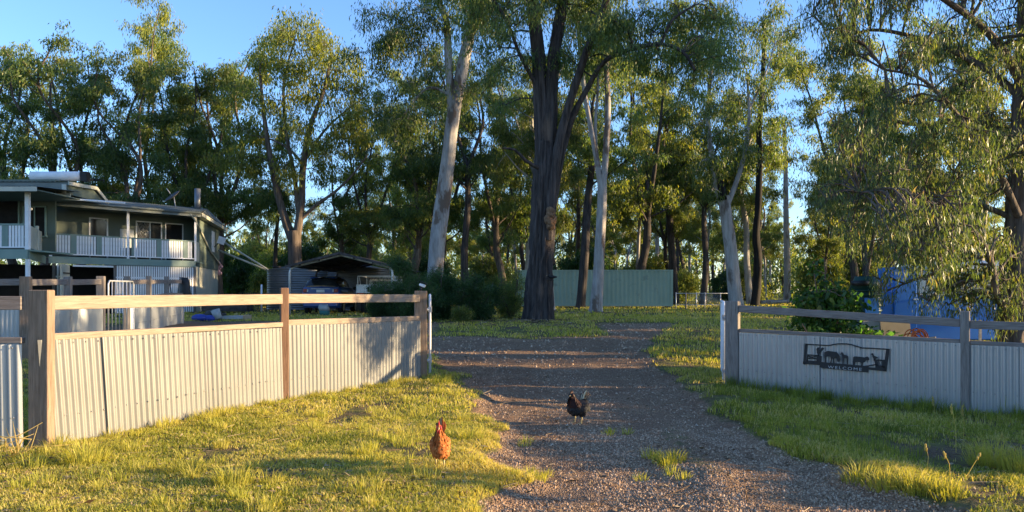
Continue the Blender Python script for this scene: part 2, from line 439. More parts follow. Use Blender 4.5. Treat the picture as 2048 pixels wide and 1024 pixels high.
def vnoise(x, y, s, seed=0):
    """smooth value noise 0..1"""
    r = np.random.default_rng(100 + seed).random((256, 256))
    u, v = x * s + 1000, y * s + 1000
    iu, iv = np.floor(u).astype(int), np.floor(v).astype(int); fu, fv = u - iu, v - iv
    fu = fu * fu * (3 - 2 * fu); fv = fv * fv * (3 - 2 * fv)
    g = lambda a, b: r[a % 256, b % 256]
    return (g(iu, iv) * (1 - fu) + g(iu + 1, iv) * fu) * (1 - fv) + (g(iu, iv + 1) * (1 - fu) + g(iu + 1, iv + 1) * fu) * fv

def scatter(n, y0, y1, margin=.5, xcap=40, power=1.0):
    y = y0 + (y1 - y0) * rng.random(n) ** power
    hw = np.minimum(y * .69 + margin, xcap)
    return (rng.random(n) * 2 - 1) * hw, y

GV, GQ, GT, GA = [], [], [], []; goff = 0
def put_grass(x, y, h, w, lean, tint, az=None):
    global goff
    P = np.stack([x, y, gz(x, y)], 1)
    v, q, t, a = blades(P, rng.random(len(x)) * 6.283 if az is None else az, h, w, lean, np.clip(tint, 0, 1))
    GV.append(v); GQ.append(q + goff); GT.append(t + goff); GA.append(a); goff += len(v)

LFENCE = [(-4.5, 7.4), (-3.18, 10.8), (-1.6, 13.55)]
RFENCE = [(3.65, 12.8), (6.47, 11.05), (9.3, 9.3), (12.1, 7.55), (14.9, 5.8)]
def fence_gap(x, y):
    """keep blades off the fence sheets"""
    d = np.full(len(x), 9.)
    for P in (LFENCE, RFENCE):
        for a, b in zip(P[:-1], P[1:]):
            a, b = np.array(a), np.array(b); ab = b - a
            t = np.clip(((x - a[0]) * ab[0] + (y - a[1]) * ab[1]) / (ab @ ab), 0, 1)
            d = np.minimum(d, np.hypot(x - a[0] - t * ab[0], y - a[1] - t * ab[1]))
    return d
def lawn(n, y0, y1, hmul, wmul, thr=.42, power=1.0, xcap=40):
    x, y = scatter(n, y0, y1, .5, xcap, power)
    dr = drive(x, y)
    patch = vnoise(x, y, 1.1, 1) * .55 + vnoise(x, y, 3.4, 2) * .3 + vnoise(x, y, 9, 3) * .15
    keep = (dr < .30 + .35 * (patch - .5)) & (patch > (thr + .20 * sst(2.6, 3.4, x) * (y < 12.5)) * (.75 + .5 * rng.random(n))) & (fence_gap(x, y) > .04)
    x, y, patch = x[keep], y[keep], patch[keep]; k = len(x)
    side = sst(1.5, 3.2, x)              # the right verge is longer and greener
    h = (.045 + .10 * np.clip(patch - .35, 0, 1) + .02 * side) * (.55 + .9 * rng.random(k)) * hmul
    w = (.0045 + .004 * rng.random(k)) * wmul
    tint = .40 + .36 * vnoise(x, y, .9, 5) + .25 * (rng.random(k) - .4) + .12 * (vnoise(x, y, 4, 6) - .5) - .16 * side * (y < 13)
    straw = rng.random(k) < .16 + .26 * (vnoise(x, y, 1.6, 7) > .5)
    tint = np.where(straw, .80 + .2 * rng.random(k), tint)
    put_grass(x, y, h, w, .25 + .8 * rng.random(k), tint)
lawn(300000, 4.6, 9.5, .62, 1.0, .27)
lawn(130000, 9.5, 16, .75, 1.5, .28)
lawn(80000, 16, 31, 1.1, 3.4, .38, 1.0)
lawn(36000, 31, 75, 1.3, 9.0, .45, 1.3)

def tuft_pts(cx, cy, r, n):
    a = rng.random(n) * 6.283; q = r * np.sqrt(rng.random(n))
    return cx + q * np.cos(a), cy + q * np.sin(a), a, q / r
def tuft(cx, cy, r, n, h, tint, w=.006, spread=.9):
    x, y, a, q = tuft_pts(cx, cy, r, n)
    put_grass(x, y, h * (.5 + .6 * rng.random(n)) * (1 - .3 * q), w * (.7 + .6 * rng.random(n)), .15 + spread * q * rng.random(n) + .15 * rng.random(n),
              tint + .18 * (rng.random(n) - .5), a + rng.normal(0, .5, n))
# clumps over the left lawn, the kerb of the drive and along the fence feet
for _ in range(150):
    y = 5.2 + 8 * rng.random(); x = -.69 * y + rng.random() * (.69 * y - .2)
    if drive(np.array([x]), np.array([y]))[0] < .25 and fence_gap(np.array([x]), np.array([y]))[0] > .12:
        tuft(x, y, .05 + .09 * rng.random(), int(30 + 60 * rng.random()), .10 + .09 * rng.random(), .5 + .22 * rng.random(), .0055)
for P, n, hh, tt in ((LFENCE, 70, .15, .58), (RFENCE, 170, .26, .27)):
    for _ in range(n):
        k = rng.integers(0, len(P) - 1 if P is LFENCE else 2); t = rng.random(); a, b = np.array(P[k]), np.array(P[k + 1])
        p = a + (b - a) * t; nrm = np.array([(b - a)[1], -(b - a)[0]]); nrm /= np.linalg.norm(nrm)
        if nrm[1] > 0: nrm = -nrm
        p = p + nrm * (.07 + (.25 if P is LFENCE else 1.3) * rng.random() ** 2)
        tuft(p[0], p[1], .06 + .09 * rng.random(), int(25 + 40 * rng.random()), hh * (.4 + .8 * rng.random()), tt + .12 * rng.random(), .0055, .7)
for _ in range(34):       # tall wispy stems before the right sheets
    t = rng.random(); k = rng.integers(0, 2); a, b = np.array(RFENCE[k]), np.array(RFENCE[k + 1]); p = a + (b - a) * t + np.array([-.527, -.85]) * (.12 + .25 * rng.random())
    tuft(p[0], p[1], .07, 9, .30 + .22 * rng.random(), .25 + .2 * rng.random(), .005, 1.1)
for _ in range(60):       # greener rise along the right edge of the drive
    y = 7 + 5 * rng.random(); x = 2.7 + 1.3 * rng.random()
    tuft(x, y, .08 + .1 * rng.random(), 50, .10 + .09 * rng.random(), .30 + .14 * rng.random(), .005)
for (px, py, n) in ((1310, 915, 5), (1330, 950, 4), (1240, 862, 3), (985, 890, 3), (1065, 945, 6), (1050, 890, 2)):
    d = F * 1.57 / (py - HZ)
    for _ in range(n):
        tuft(X(px, d) + rng.normal(0, .13), d + rng.normal(0, .18), .07, 45, .09 + .05 * rng.random(), .50 + .12 * rng.random(), .005)
me = np_mesh('grass', np.concatenate(GV), [np.concatenate(GQ), np.concatenate(GT)], {'tint': np.concatenate(GA)})
link('grass', me, M['grass'], kind='stuff')

# loose stones of the drive
def stones(n, y0, y1, s0, s1, power=1.0):
    x, y = scatter(n, y0, y1, .3, 8, power)
    keep = drive(x, y) > .35 + .5 * rng.random(n) * (1 - vnoise(x, y, 1.2, 9))
    tr = np.minimum(np.abs(x - np.interp(y, [5, 9, 14, 24], [.55, .25, .15, .3])), np.abs(x - np.interp(y, [5, 9, 14, 24], [2.15, 1.75, 1.75, 2.2])))
    keep &= (tr > .26) | (rng.random(n) < .4)
    x, y = x[keep], y[keep]; k = len(x)
    s = s0 + (s1 - s0) * rng.random(k) ** 3
    base = np.array([(1, 0, 0), (0, 1, 0), (-1, 0, 0), (0, -1, 0), (0, 0, 1)], float)
    th = rng.random(k) * 6.283; c, sn = np.cos(th), np.sin(th)
    V = np.repeat(base[None], k, 0) * (.65 + .7 * rng.random((k, 5, 1)))
    V[:, :, 1] *= .7; V[:, :, 2] *= 1.15
    vx = V[:, :, 0] * c[:, None] - V[:, :, 1] * sn[:, None]; vy = V[:, :, 0] * sn[:, None] + V[:, :, 1] * c[:, None]
    V = np.stack([vx, vy, V[:, :, 2]], 2) * s[:, None, None]
    V[:, 4, :2] += rng.normal(0, .3, (k, 2)) * s[:, None]
    V += np.stack([x, y, gz(x, y) - .002], 1)[:, None]
    b = np.arange(k)[:, None] * 5
    fs = np.concatenate([b + np.array([[0, 1, 4]]), b + np.array([[1, 2, 4]]), b + np.array([[2, 3, 4]]), b + np.array([[3, 0, 4]])])
    return V.reshape(-1, 3), fs, np.repeat(rng.random(k), 5)
sv, sf, sa = [], [], []; o = 0
for args in ((170000, 4.8, 9, .004, .0155), (45000, 9, 16, .006, .020), (12000, 16, 27, .012, .04)):
    v, f, a = stones(*args); sv.append(v); sf.append(f + o); sa.append(a); o += len(v)
m, nt, N_, L_, b_ = node_mat('drive_stone')
at = N_.new('ShaderNodeAttribute'); at.attribute_name = 'tint'
L_.new(ramp(nt, at.outputs['Fac'], [(0, (.24, .145, .085)), (.4, (.42, .275, .165)), (.75, (.52, .355, .22)), (.96, (.56, .40, .26)), (1, (.60, .47, .33))]).outputs[0], b_.inputs['Base Color'])
b_.inputs['Roughness'].default_value = .85; b_.inputs['Specular IOR Level'].default_value = .2
link('gravel', np_mesh('gravel', np.concatenate(sv), [np.concatenate(sf)], {'tint': np.concatenate(sa)}), m, kind='stuff')

# fallen leaves and bark bits
n = 13000
x, y = scatter(n, 4.8, 22, .4, 12, 1.2)
keep = (vnoise(x, y, .8, 20) > .42) & (fence_gap(x, y) > .05); x, y = x[keep], y[keep]; k = len(x)
az = rng.random(k) * 6.283; l = .018 + .035 * rng.random(k); w = .004 + .006 * rng.random(k)
P = np.stack([x, y, gz(x, y) + .012 + .03 * rng.random(k) * (drive(x, y) < .3)], 1)
d = np.stack([np.cos(az), np.sin(az), rng.normal(0, .25, k)], 1) * l[:, None]; s = np.stack([-np.sin(az), np.cos(az), rng.normal(0, .5, k)], 1) * w[:, None]
V = np.stack([P - d, P + s, P + d, P - s], 1).reshape(-1, 3)
link('leaf_litter', np_mesh('leaf_litter', V, [np.arange(k)[:, None] * 4 + np.array([[0, 1, 2, 3]])], {'tint': np.repeat(rng.random(k), 4)}), M['litter'], kind='stuff')

# ------------------------------------------------------------------ trees
def catmull(P, step):
    P = np.asarray(P, float)
    if len(P) < 2: return P
    Q = np.vstack([2 * P[0] - P[1], P, 2 * P[-1] - P[-2]]); out = []
    for i in range(1, len(Q) - 2):
        k = max(1, int(np.linalg.norm(Q[i + 1] - Q[i]) / step))
        for t in np.arange(k) / k:
            out.append(.5 * (2 * Q[i] + (Q[i + 1] - Q[i - 1]) * t + (2 * Q[i - 1] - 5 * Q[i] + 4 * Q[i + 1] - Q[i + 2]) * t * t + (3 * Q[i] - Q[i - 1] - 3 * Q[i + 1] + Q[i + 2]) * t ** 3))
    out.append(P[-1]); return np.array(out)
def nrm(v): return v / max(np.linalg.norm(v), 1e-9)

class Tree:
    def __init__(s, seed):
        s.r = np.random.default_rng(seed); s.tv = []; s.tf = []; s.n = 0; s.bv = []; s.bf = []; s.bn = 0
        s.C = []; s.rad = []; s.cnt = []; s.limbs = []
    def tube(s, P, r, seg=8, amp=0., branch=True, flare=0.):
        P = np.asarray(P, float); k = len(P); r = np.asarray(r, float)
        T = np.gradient(P, axis=0); T /= np.linalg.norm(T, axis=1)[:, None] + 1e-9
        a = np.cross(T[0], [0, 1, 0.01]); a = nrm(a); A = np.zeros_like(P)
        for i in range(k):
            a = a - T[i] * (a @ T[i]); a = nrm(a); A[i] = a
        B = np.cross(T, A); th = np.arange(seg) * 2 * np.pi / seg
        rr = np.repeat(r[:, None], seg, 1)
        if amp:
            off = s.r.normal(0, 1, (k, seg)); ker = min(k, 9)
            off = np.apply_along_axis(lambda c: np.convolve(c, np.ones(ker) / math.sqrt(ker), 'same'), 0, off)
            rr = rr * (1 + amp * np.clip(off, -2, 2))
        if flare:
            hgt = np.linalg.norm(P - P[0], axis=1); lob = 1 + .35 * np.sin(th * 5 + 1) + .2 * np.sin(th * 3)
            rr = rr * (1 + flare * np.exp(-hgt / (r[0] * 1.5))[:, None] * lob[None])
        Vv = P[:, None] + (A[:, None] * np.cos(th)[None, :, None] + B[:, None] * np.sin(th)[None, :, None]) * rr[:, :, None]
        i = np.arange(k - 1)[:, None] * seg; j = np.arange(seg)[None]
        q = np.stack([i + j, i + (j + 1) % seg, i + seg + (j + 1) % seg, i + seg + j], 2).reshape(-1, 4)
        if branch: s.bv.append(Vv.reshape(-1, 3)); s.bf.append(q + s.bn); s.bn += k * seg
        else: s.tv.append(Vv.reshape(-1, 3)); s.tf.append(q + s.n); s.n += k * seg
    def stem(s, pts, r0, r1, seg=14, amp=.05, branch=False, step=.4, flare=0., wob=0.):
        P = catmull(pts, step)
        if wob:
            P = P + np.cumsum(s.r.normal(0, wob, P.shape), 0) * np.linspace(0, 1, len(P))[:, None]
        L = np.concatenate([[0], np.cumsum(np.linalg.norm(np.diff(P, axis=0), axis=1))]); t = L / L[-1]
        rad = r0 + (r1 - r0) * t
        s.tube(P, rad, seg, amp, branch, flare); s.limbs.append((P, rad)); return P, rad
    def shoot(s, p, d, L, r0, n=5, wob=.25, grav=.0, seg=5):
        P = [np.array(p, float)]; d = nrm(np.array(d, float))
        for i in range(n):
            d = nrm(d + s.r.normal(0, wob, 3) + np.array([0, 0, grav])); P.append(P[-1] + d * L / n)
        P = np.array(P); s.tube(P, np.linspace(r0, r0 * .3, n + 1), seg); return P
    def clump(s, p, rad, cnt): s.C.append(p); s.rad.append(rad); s.cnt.append(cnt)
    def spray(s, P, rad, cnt, frac=.35):
        """leaf clumps along a twig"""
        for q in P[max(1, int(len(P) * frac)):]: s.clump(q + s.r.normal(0, rad * .25, 3), rad, cnt)
    def ramify(s, P, rad, t0, n, L, leaf_r, leaf_n, up=.35, sub=3, wide=1.0):
        """side branches and twigs on a limb from fraction t0 to its end"""
        k = len(P)
        for _ in range(n):
            t = t0 + (1 - t0) * s.r.random(); i = min(int(t * (k - 1)), k - 2); tan = nrm(P[i + 1] - P[i])
            d = nrm(tan * .7 + np.array([*s.r.normal(0, wide, 2), up + s.r.normal(0, .35)]))
            l = L * (.55 + .7 * s.r.random()) * (1.15 - .45 * t); b = s.shoot(P[i], d, l, max(.012, rad[i] * .4), 5, .2, .02)
            for _ in range(sub):
                j = s.r.integers(2, 6); tw = s.shoot(b[j], nrm(b[j] - b[j - 1]) + s.r.normal(0, .7, 3), l * .45 * (.6 + .8 * s.r.random()), .012, 3, .3, -.12, 4)
                s.spray(tw, leaf_r, leaf_n)
            s.spray(b[3:], leaf_r, leaf_n)
    def blob(s, c, r, n, leaf_r, leaf_n):
        """twigs that reach from the nearest limb into an ellipsoid of foliage"""
        c = np.array(c, float); r = np.array(r, float)
        best = min(((np.linalg.norm(P[len(P) // 3:] - c, axis=1).min(), q) for q, (P, _) in enumerate(s.limbs)))[1]
        P, rad = s.limbs[best]; i = np.linalg.norm(P - c, axis=1).argmin()
        mid = (P[i] + c) / 2 + np.array([0, 0, .12 * np.linalg.norm(P[i] - c)])
        B = catmull([P[i], mid, c], .3); s.tube(B, np.linspace(max(.02, min(rad[i] * .5, .012 * np.linalg.norm(P[i] - c) + .02)), .015, len(B)), 5)
        for _ in range(n):
            u = s.r.normal(0, 1, 3); u = u / np.linalg.norm(u) * s.r.random() ** .4; e = c + u * r
            st = B[s.r.integers(len(B) // 2, len(B))]
            tw = catmull([st, (st + e) / 2 + np.array([0, 0, .1]) + s.r.normal(0, .08, 3), e], max(.2, np.linalg.norm(e - st) / 4))
            s.tube(tw, np.linspace(.016, .006, len(tw)), 4)
            s.spray(tw, leaf_r, leaf_n, .5)
    def leaves(s, length, width, droop=1.4, squash=.8, tint_var=.2):
        C = np.repeat(np.array(s.C), s.cnt, 0); rad = np.repeat(np.array(s.rad), s.cnt); k = len(C)
        ct = np.repeat(s.r.random(len(s.C)), s.cnt)
        off = s.r.normal(0, .5, (k, 3)) * rad[:, None]; off[:, 2] = off[:, 2] * squash - .25 * rad
        P = C + off
        ax = s.r.normal(0, .55, (k, 3)); ax[:, 2] -= droop; ax /= np.linalg.norm(ax, axis=1)[:, None]
        sd = np.cross(ax, s.r.normal(0, 1, (k, 3))); sd /= np.linalg.norm(sd, axis=1)[:, None]
        l = length * (.6 + .7 * s.r.random(k)); w = width * (.6 + .7 * s.r.random(k))
        bend = np.cross(ax, sd) * (l * .12)[:, None]
        V = np.stack([P, P + ax * (l * .45)[:, None] + sd * (w / 2)[:, None] + bend, P + ax * l[:, None], P + ax * (l * .45)[:, None] - sd * (w / 2)[:, None] + bend], 1)
        tint = np.clip(.42 + .5 * (ct - .5) + tint_var * s.r.normal(0, 1, k), 0, 1)
        return np_mesh('crown', V.reshape(-1, 3), [np.arange(k)[:, None] * 4 + np.array([[0, 1, 2, 3]])], {'tint': np.repeat(tint, 4)})
    def finish(s, root, bark_m, leaf_m, length, width, droop=1.4, squash=.8, tint_var=.2):
        link('trunk', np_mesh('trunk', np.concatenate(s.tv), [np.concatenate(s.tf)], None, True), bark_m, root)
        if s.bv: link('branches', np_mesh('branches', np.concatenate(s.bv), [np.concatenate(s.bf)], None, True), bark_m, root)
        if s.C: link('crown', s.leaves(length, width, droop, squash, tint_var), leaf_m, root)
        return root
# ------------------------------------------------------------------ trees that stand out one by one
def pp(lst, d, r=None, wob=0.):
    """photo rows to points on a tree that stands d metres away (third value: offset in depth)"""
    out = []
    for q in lst:
        dd = d + (q[2] if len(q) > 2 else 0.)
        out.append(PT(q[0], q[1], dd))
    return np.array(out)
def base_pt(px, d):
    x = X(px, d); return np.array([x, d, g1(x, d) - .15])
def blobs(t, lst, d, r, n, lr, ln, dz=1.0):
    for q in lst:
        c = np.array(PT(q[0], q[1], d + t.r.normal(0, dz))); s = q[2] if len(q) > 2 else 1.
        t.blob(c, np.array([r, r, r * .75]) * s, max(3, int(n * s)), lr, ln)

# ironbark in the middle
d = 28.; t = Tree(1)
b0 = base_pt(1076, d)
root = thing('ironbark_tree', 'massive dark ironbark with furrowed bark beside the drive', 'tree', tuple(b0))
t.stem(np.vstack([b0, pp([(1079, 560), (1085, 450), (1090, 350), (1094, 285)], d)]), .42, .37, 60, .12, False, .14, .35)
t.stem(pp([(1086, 420), (1085, 300), (1081, 200), (1077, 120), (1064, 0, -.3), (1048, -140, -.6), (1040, -300, -1)], d), .31, .13, 36, .10, False, .14)
t.stem(pp([(1094, 420), (1098, 290), (1102, 190), (1108, 110), (1125, 0, .3), (1145, -140, .6), (1170, -260, 1)], d), .30, .11, 36, .10, False, .14)
t.stem(pp([(1095, 480, -.2), (1101, 400, -.3), (1107, 350, -.3), (1120, 275, -.4), (1136, 215, -.5), (1157, 150, -.6), (1178, 90, -.9), (1202, 30, -1.2), (1235, -60, -1.5), (1275, -170, -1.5)], d), .20, .07, 24, .09, True, .2)
t.stem(pp([(1099, 450, .2), (1111, 380, .2), (1119, 335, .1), (1132, 278, 0), (1147, 230, -.2), (1169, 188, -.4), (1208, 124, -.8), (1260, 99, -1.2), (1322, 88, -1.6), (1366, 104, -1.8), (1390, 140, -1.9)], d), .15, .045, 20, .08, True, .2)
t.stem(pp([(1078, 180), (1040, 110, -.5), (1012, 40, -1), (965, -30, -1.4), (900, -90, -1.8)], d), .075, .03, 12, .06, True, .25)
t.stem(pp([(1076, 335, -.3), (1052, 322, -.6), (1030, 300, -.9), (1006, 296, -1.2)], d), .08, .03, 8, .05, True, .25)
t.stem(pp([(1268, 101, -1.2), (1255, 60, -1.6), (1225, 40, -2)], d), .06, .03, 6, .05, True, .25)
t.stem(pp([(1322, 88, -1.6), (1345, 40, -2), (1390, 10, -2.2)], d), .06, .03, 6, .05, True, .25)
for P, rad in t.limbs[1:6]: t.ramify(P, rad, .55, 9, 2.2, .42, 46, .1, 3)
blobs(t, [(955, 35), (990, 85, .8), (1035, 50), (1000, 130, .6), (1150, 40, .8), (1190, 30), (1235, 60, .8), (1285, 30), (1310, 65, .8), (1350, 35), (1405, 75), (1440, 30),
          (1325, 150, .5), (1385, 190, .7), (1225, -40), (1100, -30), (930, -20), (1030, -60), (1160, -90), (1400, -40), (1330, -70), (1010, 210, .5), (985, 20), (1060, 10, .7), (1000, 30), (1180, 100, .6), (1210, 15), (1265, 60, .8), (1300, 110, .6), (1340, 10), (1380, 60, .8), (1425, 40), (1450, 90, .7), (1150, 5, .8), (1050, 120, .5), (975, 110, .6), (1400, 120, .6), (1095, -10, .8)], d, 1.15, 9, .42, 44, .9)
t.finish(root, M['ironbark'], M['leaf'], .19, .036)
mb = MB()
for k in range(26):
    a = random.random() * 6.28; zz = random.uniform(-.32, .3); q = .17 * (1 - abs(zz) * 1.9)
    mb.ball((X(1100, d) + math.cos(a) * q * .7, d - .50 + math.sin(a) * q * .5, Z(440, d) + zz), .10 + .05 * random.random(), 8, 5)
mb.build('termite_nest', M['mound'], root)['label'] = 'brown lumpy termite nest high on the trunk'

# white gum left of it
d = 36.; t = Tree(2); b0 = base_pt(866, d)
root = thing('white_gum_tree', 'pale smooth white gum leaning right behind the dark shrubs', 'tree', tuple(b0))
t.stem(np.vstack([b0, pp([(871, 545), (877, 470), (886, 400), (896, 320), (905, 240), (924, 140), (943, 50), (960, -60), (985, -180)], d)]), .40, .20, 28, .045, False, .3, .25)
t.stem(pp([(906, 240), (900, 170), (896, 110), (892, 40), (868, -20), (850, -110)], d), .22, .10, 14, .04, False, .3)
t.stem(pp([(936, 90), (968, 30), (1005, -10), (1040, -60)], d), .09, .04, 10, .04, True, .3)
t.stem(pp([(893, 70), (862, 30), (820, 30), (775, 90)], d), .045, .02, 8, .04, True, .3)
t.stem(pp([(900, 190), (858, 175), (822, 210), (790, 260)], d), .07, .03, 8, .04, True, .3)
for P, rad in t.limbs: t.ramify(P, rad, .6, 7, 2.4, .5, 42, .2, 3)
blobs(t, [(800, 40), (840, 90), (775, 110), (845, 20), (765, 30), (815, 160), (770, 190, .8), (835, 220, .8), (790, 285, .7), (965, 60), (1005, 20), (985, 130, .7), (950, 190, .6), (870, 60, .7), (745, 150, .6), (920, 10)], d, 1.35, 9, .5, 42, .9)
t.finish(root, M['white_bark'], M['leaf'], .22, .045)

# forked pale gum in front of the container
d = 38.; t = Tree(3); b0 = base_pt(1191, d)
root = thing('forked_gum_tree', 'slim pale gum forking into twin stems before the green container', 'tree', tuple(b0))
t.stem(np.vstack([b0, pp([(1196, 560), (1201, 470), (1204, 400), (1204, 350)], d)]), .29, .21, 24, .045, False, .3, .25)
t.stem(pp([(1203, 385), (1192, 310), (1178, 235), (1167, 165), (1158, 70), (1150, -40)], d), .15, .08, 14, .04, False, .3)
t.stem(pp([(1205, 385), (1212, 300), (1216, 210), (1212, 120), (1214, 30), (1222, -80)], d), .17, .09, 14, .04, False, .3)
t.stem(pp([(1192, 310), (1191, 240), (1196, 170), (1190, 90)], d), .09, .04, 10, .04, False, .3)
for P, rad in t.limbs[1:]: t.ramify(P, rad, .55, 7, 2.4, .5, 36, .3, 3)
blobs(t, [(1165, 120, .7), (1230, 60), (1145, 60), (1190, 20), (1255, 130, .6)], d, 1.3, 8, .5, 40, .8)
t.finish(root, M['white_bark'], M['leaf'], .22, .045)

# second dark and pale stems beside it (px 1105 behind the ironbark, 1165)
# leaning grey gum right of the gateway
d = 42.; t = Tree(4); b0 = base_pt(1474, d)
root = thing('leaning_gum_tree', 'grey gum with a broken charred fork above the white gate', 'tree', tuple(b0))
t.stem(np.vstack([b0, pp([(1467, 560), (1461, 500), (1452, 430), (1447, 392)], d)]), .35, .31, 24, .05, False, .3, .15)
t.stem(pp([(1453, 415), (1470, 372), (1484, 330), (1493, 280), (1499, 230), (1494, 150)], d), .15, .06, 12, .05, False, .3)
t.stem(pp([(1446, 420), (1432, 365), (1422, 300), (1416, 230), (1424, 130), (1440, 30)], d), .17, .07, 12, .05, True, .3)
t.stem(pp([(1420, 270), (1392, 220), (1375, 180)], d), .06, .03, 6, .05, True, .3)
t.stem(pp([(1498, 220), (1530, 150), (1550, 90)], d), .06, .03, 6, .05, True, .3)
blobs(t, [(1400, 120), (1450, 150), (1420, 215), (1485, 120), (1530, 185, .9), (1465, 265), (1400, 325, .9), (1440, 330, .7), (1505, 60), (1560, 95), (1400, 30), (1460, 50), (1545, 20), (1580, 50, .7), (1395, 250), (1500, 300, .7), (1480, 200), (1420, 380, .6)], d, 1.5, 9, .5, 42, 1.)
t.finish(root, M['grey_bark'], M['leaf'], .25, .05)
mb = MB(); mb.tube(pp([(1446, 400, -.1), (1443, 375, -.15), (1437, 352, -.1), (1434, 338, 0)], d), [.27, .22, .14, .03], 12)
mb.build('broken_stub', M['burnt_bark'], root)['label'] = 'charred black stub of a broken limb'

d = 57.; t = Tree(5); b0 = base_pt(1509, d)
root = thing('burnt_tree', 'thin blackened crooked trunk right of the leaning grey gum', 'tree', tuple(b0))
t.stem(np.vstack([b0, pp([(1514, 560), (1516, 510), (1512, 470), (1517, 400), (1519, 330), (1519, 250), (1526, 150), (1530, 40)], d)]), .32, .12, 16, .08, False, .3, .2)
blobs(t, [(1525, 150), (1555, 250, .8), (1500, 225, .8), (1565, 120), (1535, 70), (1545, 305, .6), (1500, 330, .5)], d, 1.9, 9, .65, 36, 1.)
t.finish(root, M['burnt_bark'], M['leaf'], .32, .07)

d = 72.; t = Tree(6); b0 = base_pt(1574, d)
root = thing('straight_gum_tree', 'straight grey trunk standing alone in the sunny clearing', 'tree', tuple(b0))
t.stem(np.vstack([b0, pp([(1574, 520), (1572, 420), (1571, 330), (1567, 240)], d)]), .34, .16, 14, .06, False, .4, .15)
blobs(t, [(1565, 250), (1590, 320, .7), (1545, 330, .7), (1600, 370, .6), (1540, 280)], d, 2.2, 9, .7, 36, 1.)
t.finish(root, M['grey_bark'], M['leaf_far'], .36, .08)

# big drooping gum over the right fence
d = 14.6; t = Tree(7); b0 = base_pt(2030, d)
root = thing('drooping_gum_tree', 'reddish rough-barked gum hanging its leaves over the blue van', 'tree', tuple(b0))
t.stem(np.vstack([b0, pp([(2028, 640), (2032, 520), (2041, 400), (2047, 280), (2052, 150), (2058, 0), (2075, -200), (2090, -420)], d)]), .27, .12, 30, .08, False, .15, .3)
t.stem(pp([(2036, 430, -.2), (2000, 350, -.6), (1945, 270, -.9), (1885, 195, -1.1), (1832, 152, -1.2), (1770, 140, -1.2)], d), .075, .02, 9, .05, True, .2)
t.stem(pp([(2020, 640, -.3), (1992, 585, -.5), (1984, 530, -.7), (1958, 475, -.9), (1915, 438, -1.1), (1850, 398, -1.2), (1780, 380, -1.2), (1720, 385, -1.1)], d), .07, .018, 9, .05, True, .2)
t.stem(pp([(2034, 440), (1965, 412, .2), (1890, 398, .5), (1800, 360, .8), (1700, 330, 1.)], d), .06, .02, 8, .05, True, .2)
t.stem(pp([(2050, 180), (1990, 80, -.4), (1905, 10, -.8), (1800, -50, -1.2), (1690, -60, -1.4)], d), .085, .03, 8, .05, True, .2)
t.stem(pp([(2050, 200), (1960, 130, .5), (1850, 80, .9), (1740, 60, 1.2), (1660, 90, 1.4)], d), .075, .025, 8, .05, True, .2)
t.stem(pp([(2046, 300), (1950, 240, .8), (1840, 250, 1.2), (1740, 240, 1.4), (1650, 300, 1.4)], d), .06, .02, 8, .05, True, .2)
t.stem(pp([(2050, 150), (2130, 50, .5), (2230, 0, 1)], d), .08, .03, 8, .05, True, .2)
t.stem(pp([(2040, 380), (2110, 300, -.5), (2200, 250, -.9)], d), .07, .03, 8, .05, True, .2)
rr = t.r; made = 0
while made < 250:
    px, py = rr.uniform(1605, 2230), rr.uniform(-160, 500)
    if px < 1650 and 180 < py < 300: continue
    if px < 1640 and 100 < py: continue
    lim = np.interp(px, [1605, 1650, 1720, 1760, 1800, 1830, 1880, 1930, 2000, 2060, 2230], [420, 480, 500, 440, 520, 450, 500, 470, 380, 420, 300])
    if py > lim - 20: continue
    if 1960 < px < 2010 and py > 430: continue
    if vnoise(np.array([px]), np.array([py]), 1 / 70., 33)[0] < .24: continue
    c = np.array(PT(px, py, d + rr.uniform(-1.7, 1.9)))
    t.blob(c, np.array([.42, .42, .34]) * rr.uniform(.7, 1.2), 5, .19, 27); made += 1
for (px, py) in ((1780, 470), (1840, 480), (1865, 515), (1870, 560), (1900, 500), (1935, 500), (1960, 560), (2000, 600), (1980, 520), (1855, 600), (1910, 540), (1880, 470), (1920, 450), (1950, 470), (1885, 535), (1915, 560), (1945, 600), (1970, 590), (1870, 585), (2010, 560), (1895, 610), (1985, 490), (1850, 560), (1700, 470), (1760, 560), (1775, 580), (2020, 620), (2045, 600), (2000, 470), (2050, 500), (1930, 580), (1800, 505), (1815, 470), (1840, 540), (1950, 540), (1990, 640), (2040, 560), (1900, 580), (1880, 545), (1745, 520), (1925, 605)):
    t.blob(np.array(PT(px, py, d + rr.uniform(-.6, .2))), np.array([.26, .26, .3]), 4, .15, 22)
for _ in range(26):                # boughs that hang forward over the fence
    px, py = rr.uniform(1770, 1960), rr.uniform(425, 525)
    t.blob(np.array(PT(px, py, rr.uniform(11.6, 12.8))), np.array([.3, .3, .26]), 4, .15, 20)
t.finish(root, M['brown_bark'], M['leaf_near'], .125, .018, 2.0, 1.1)

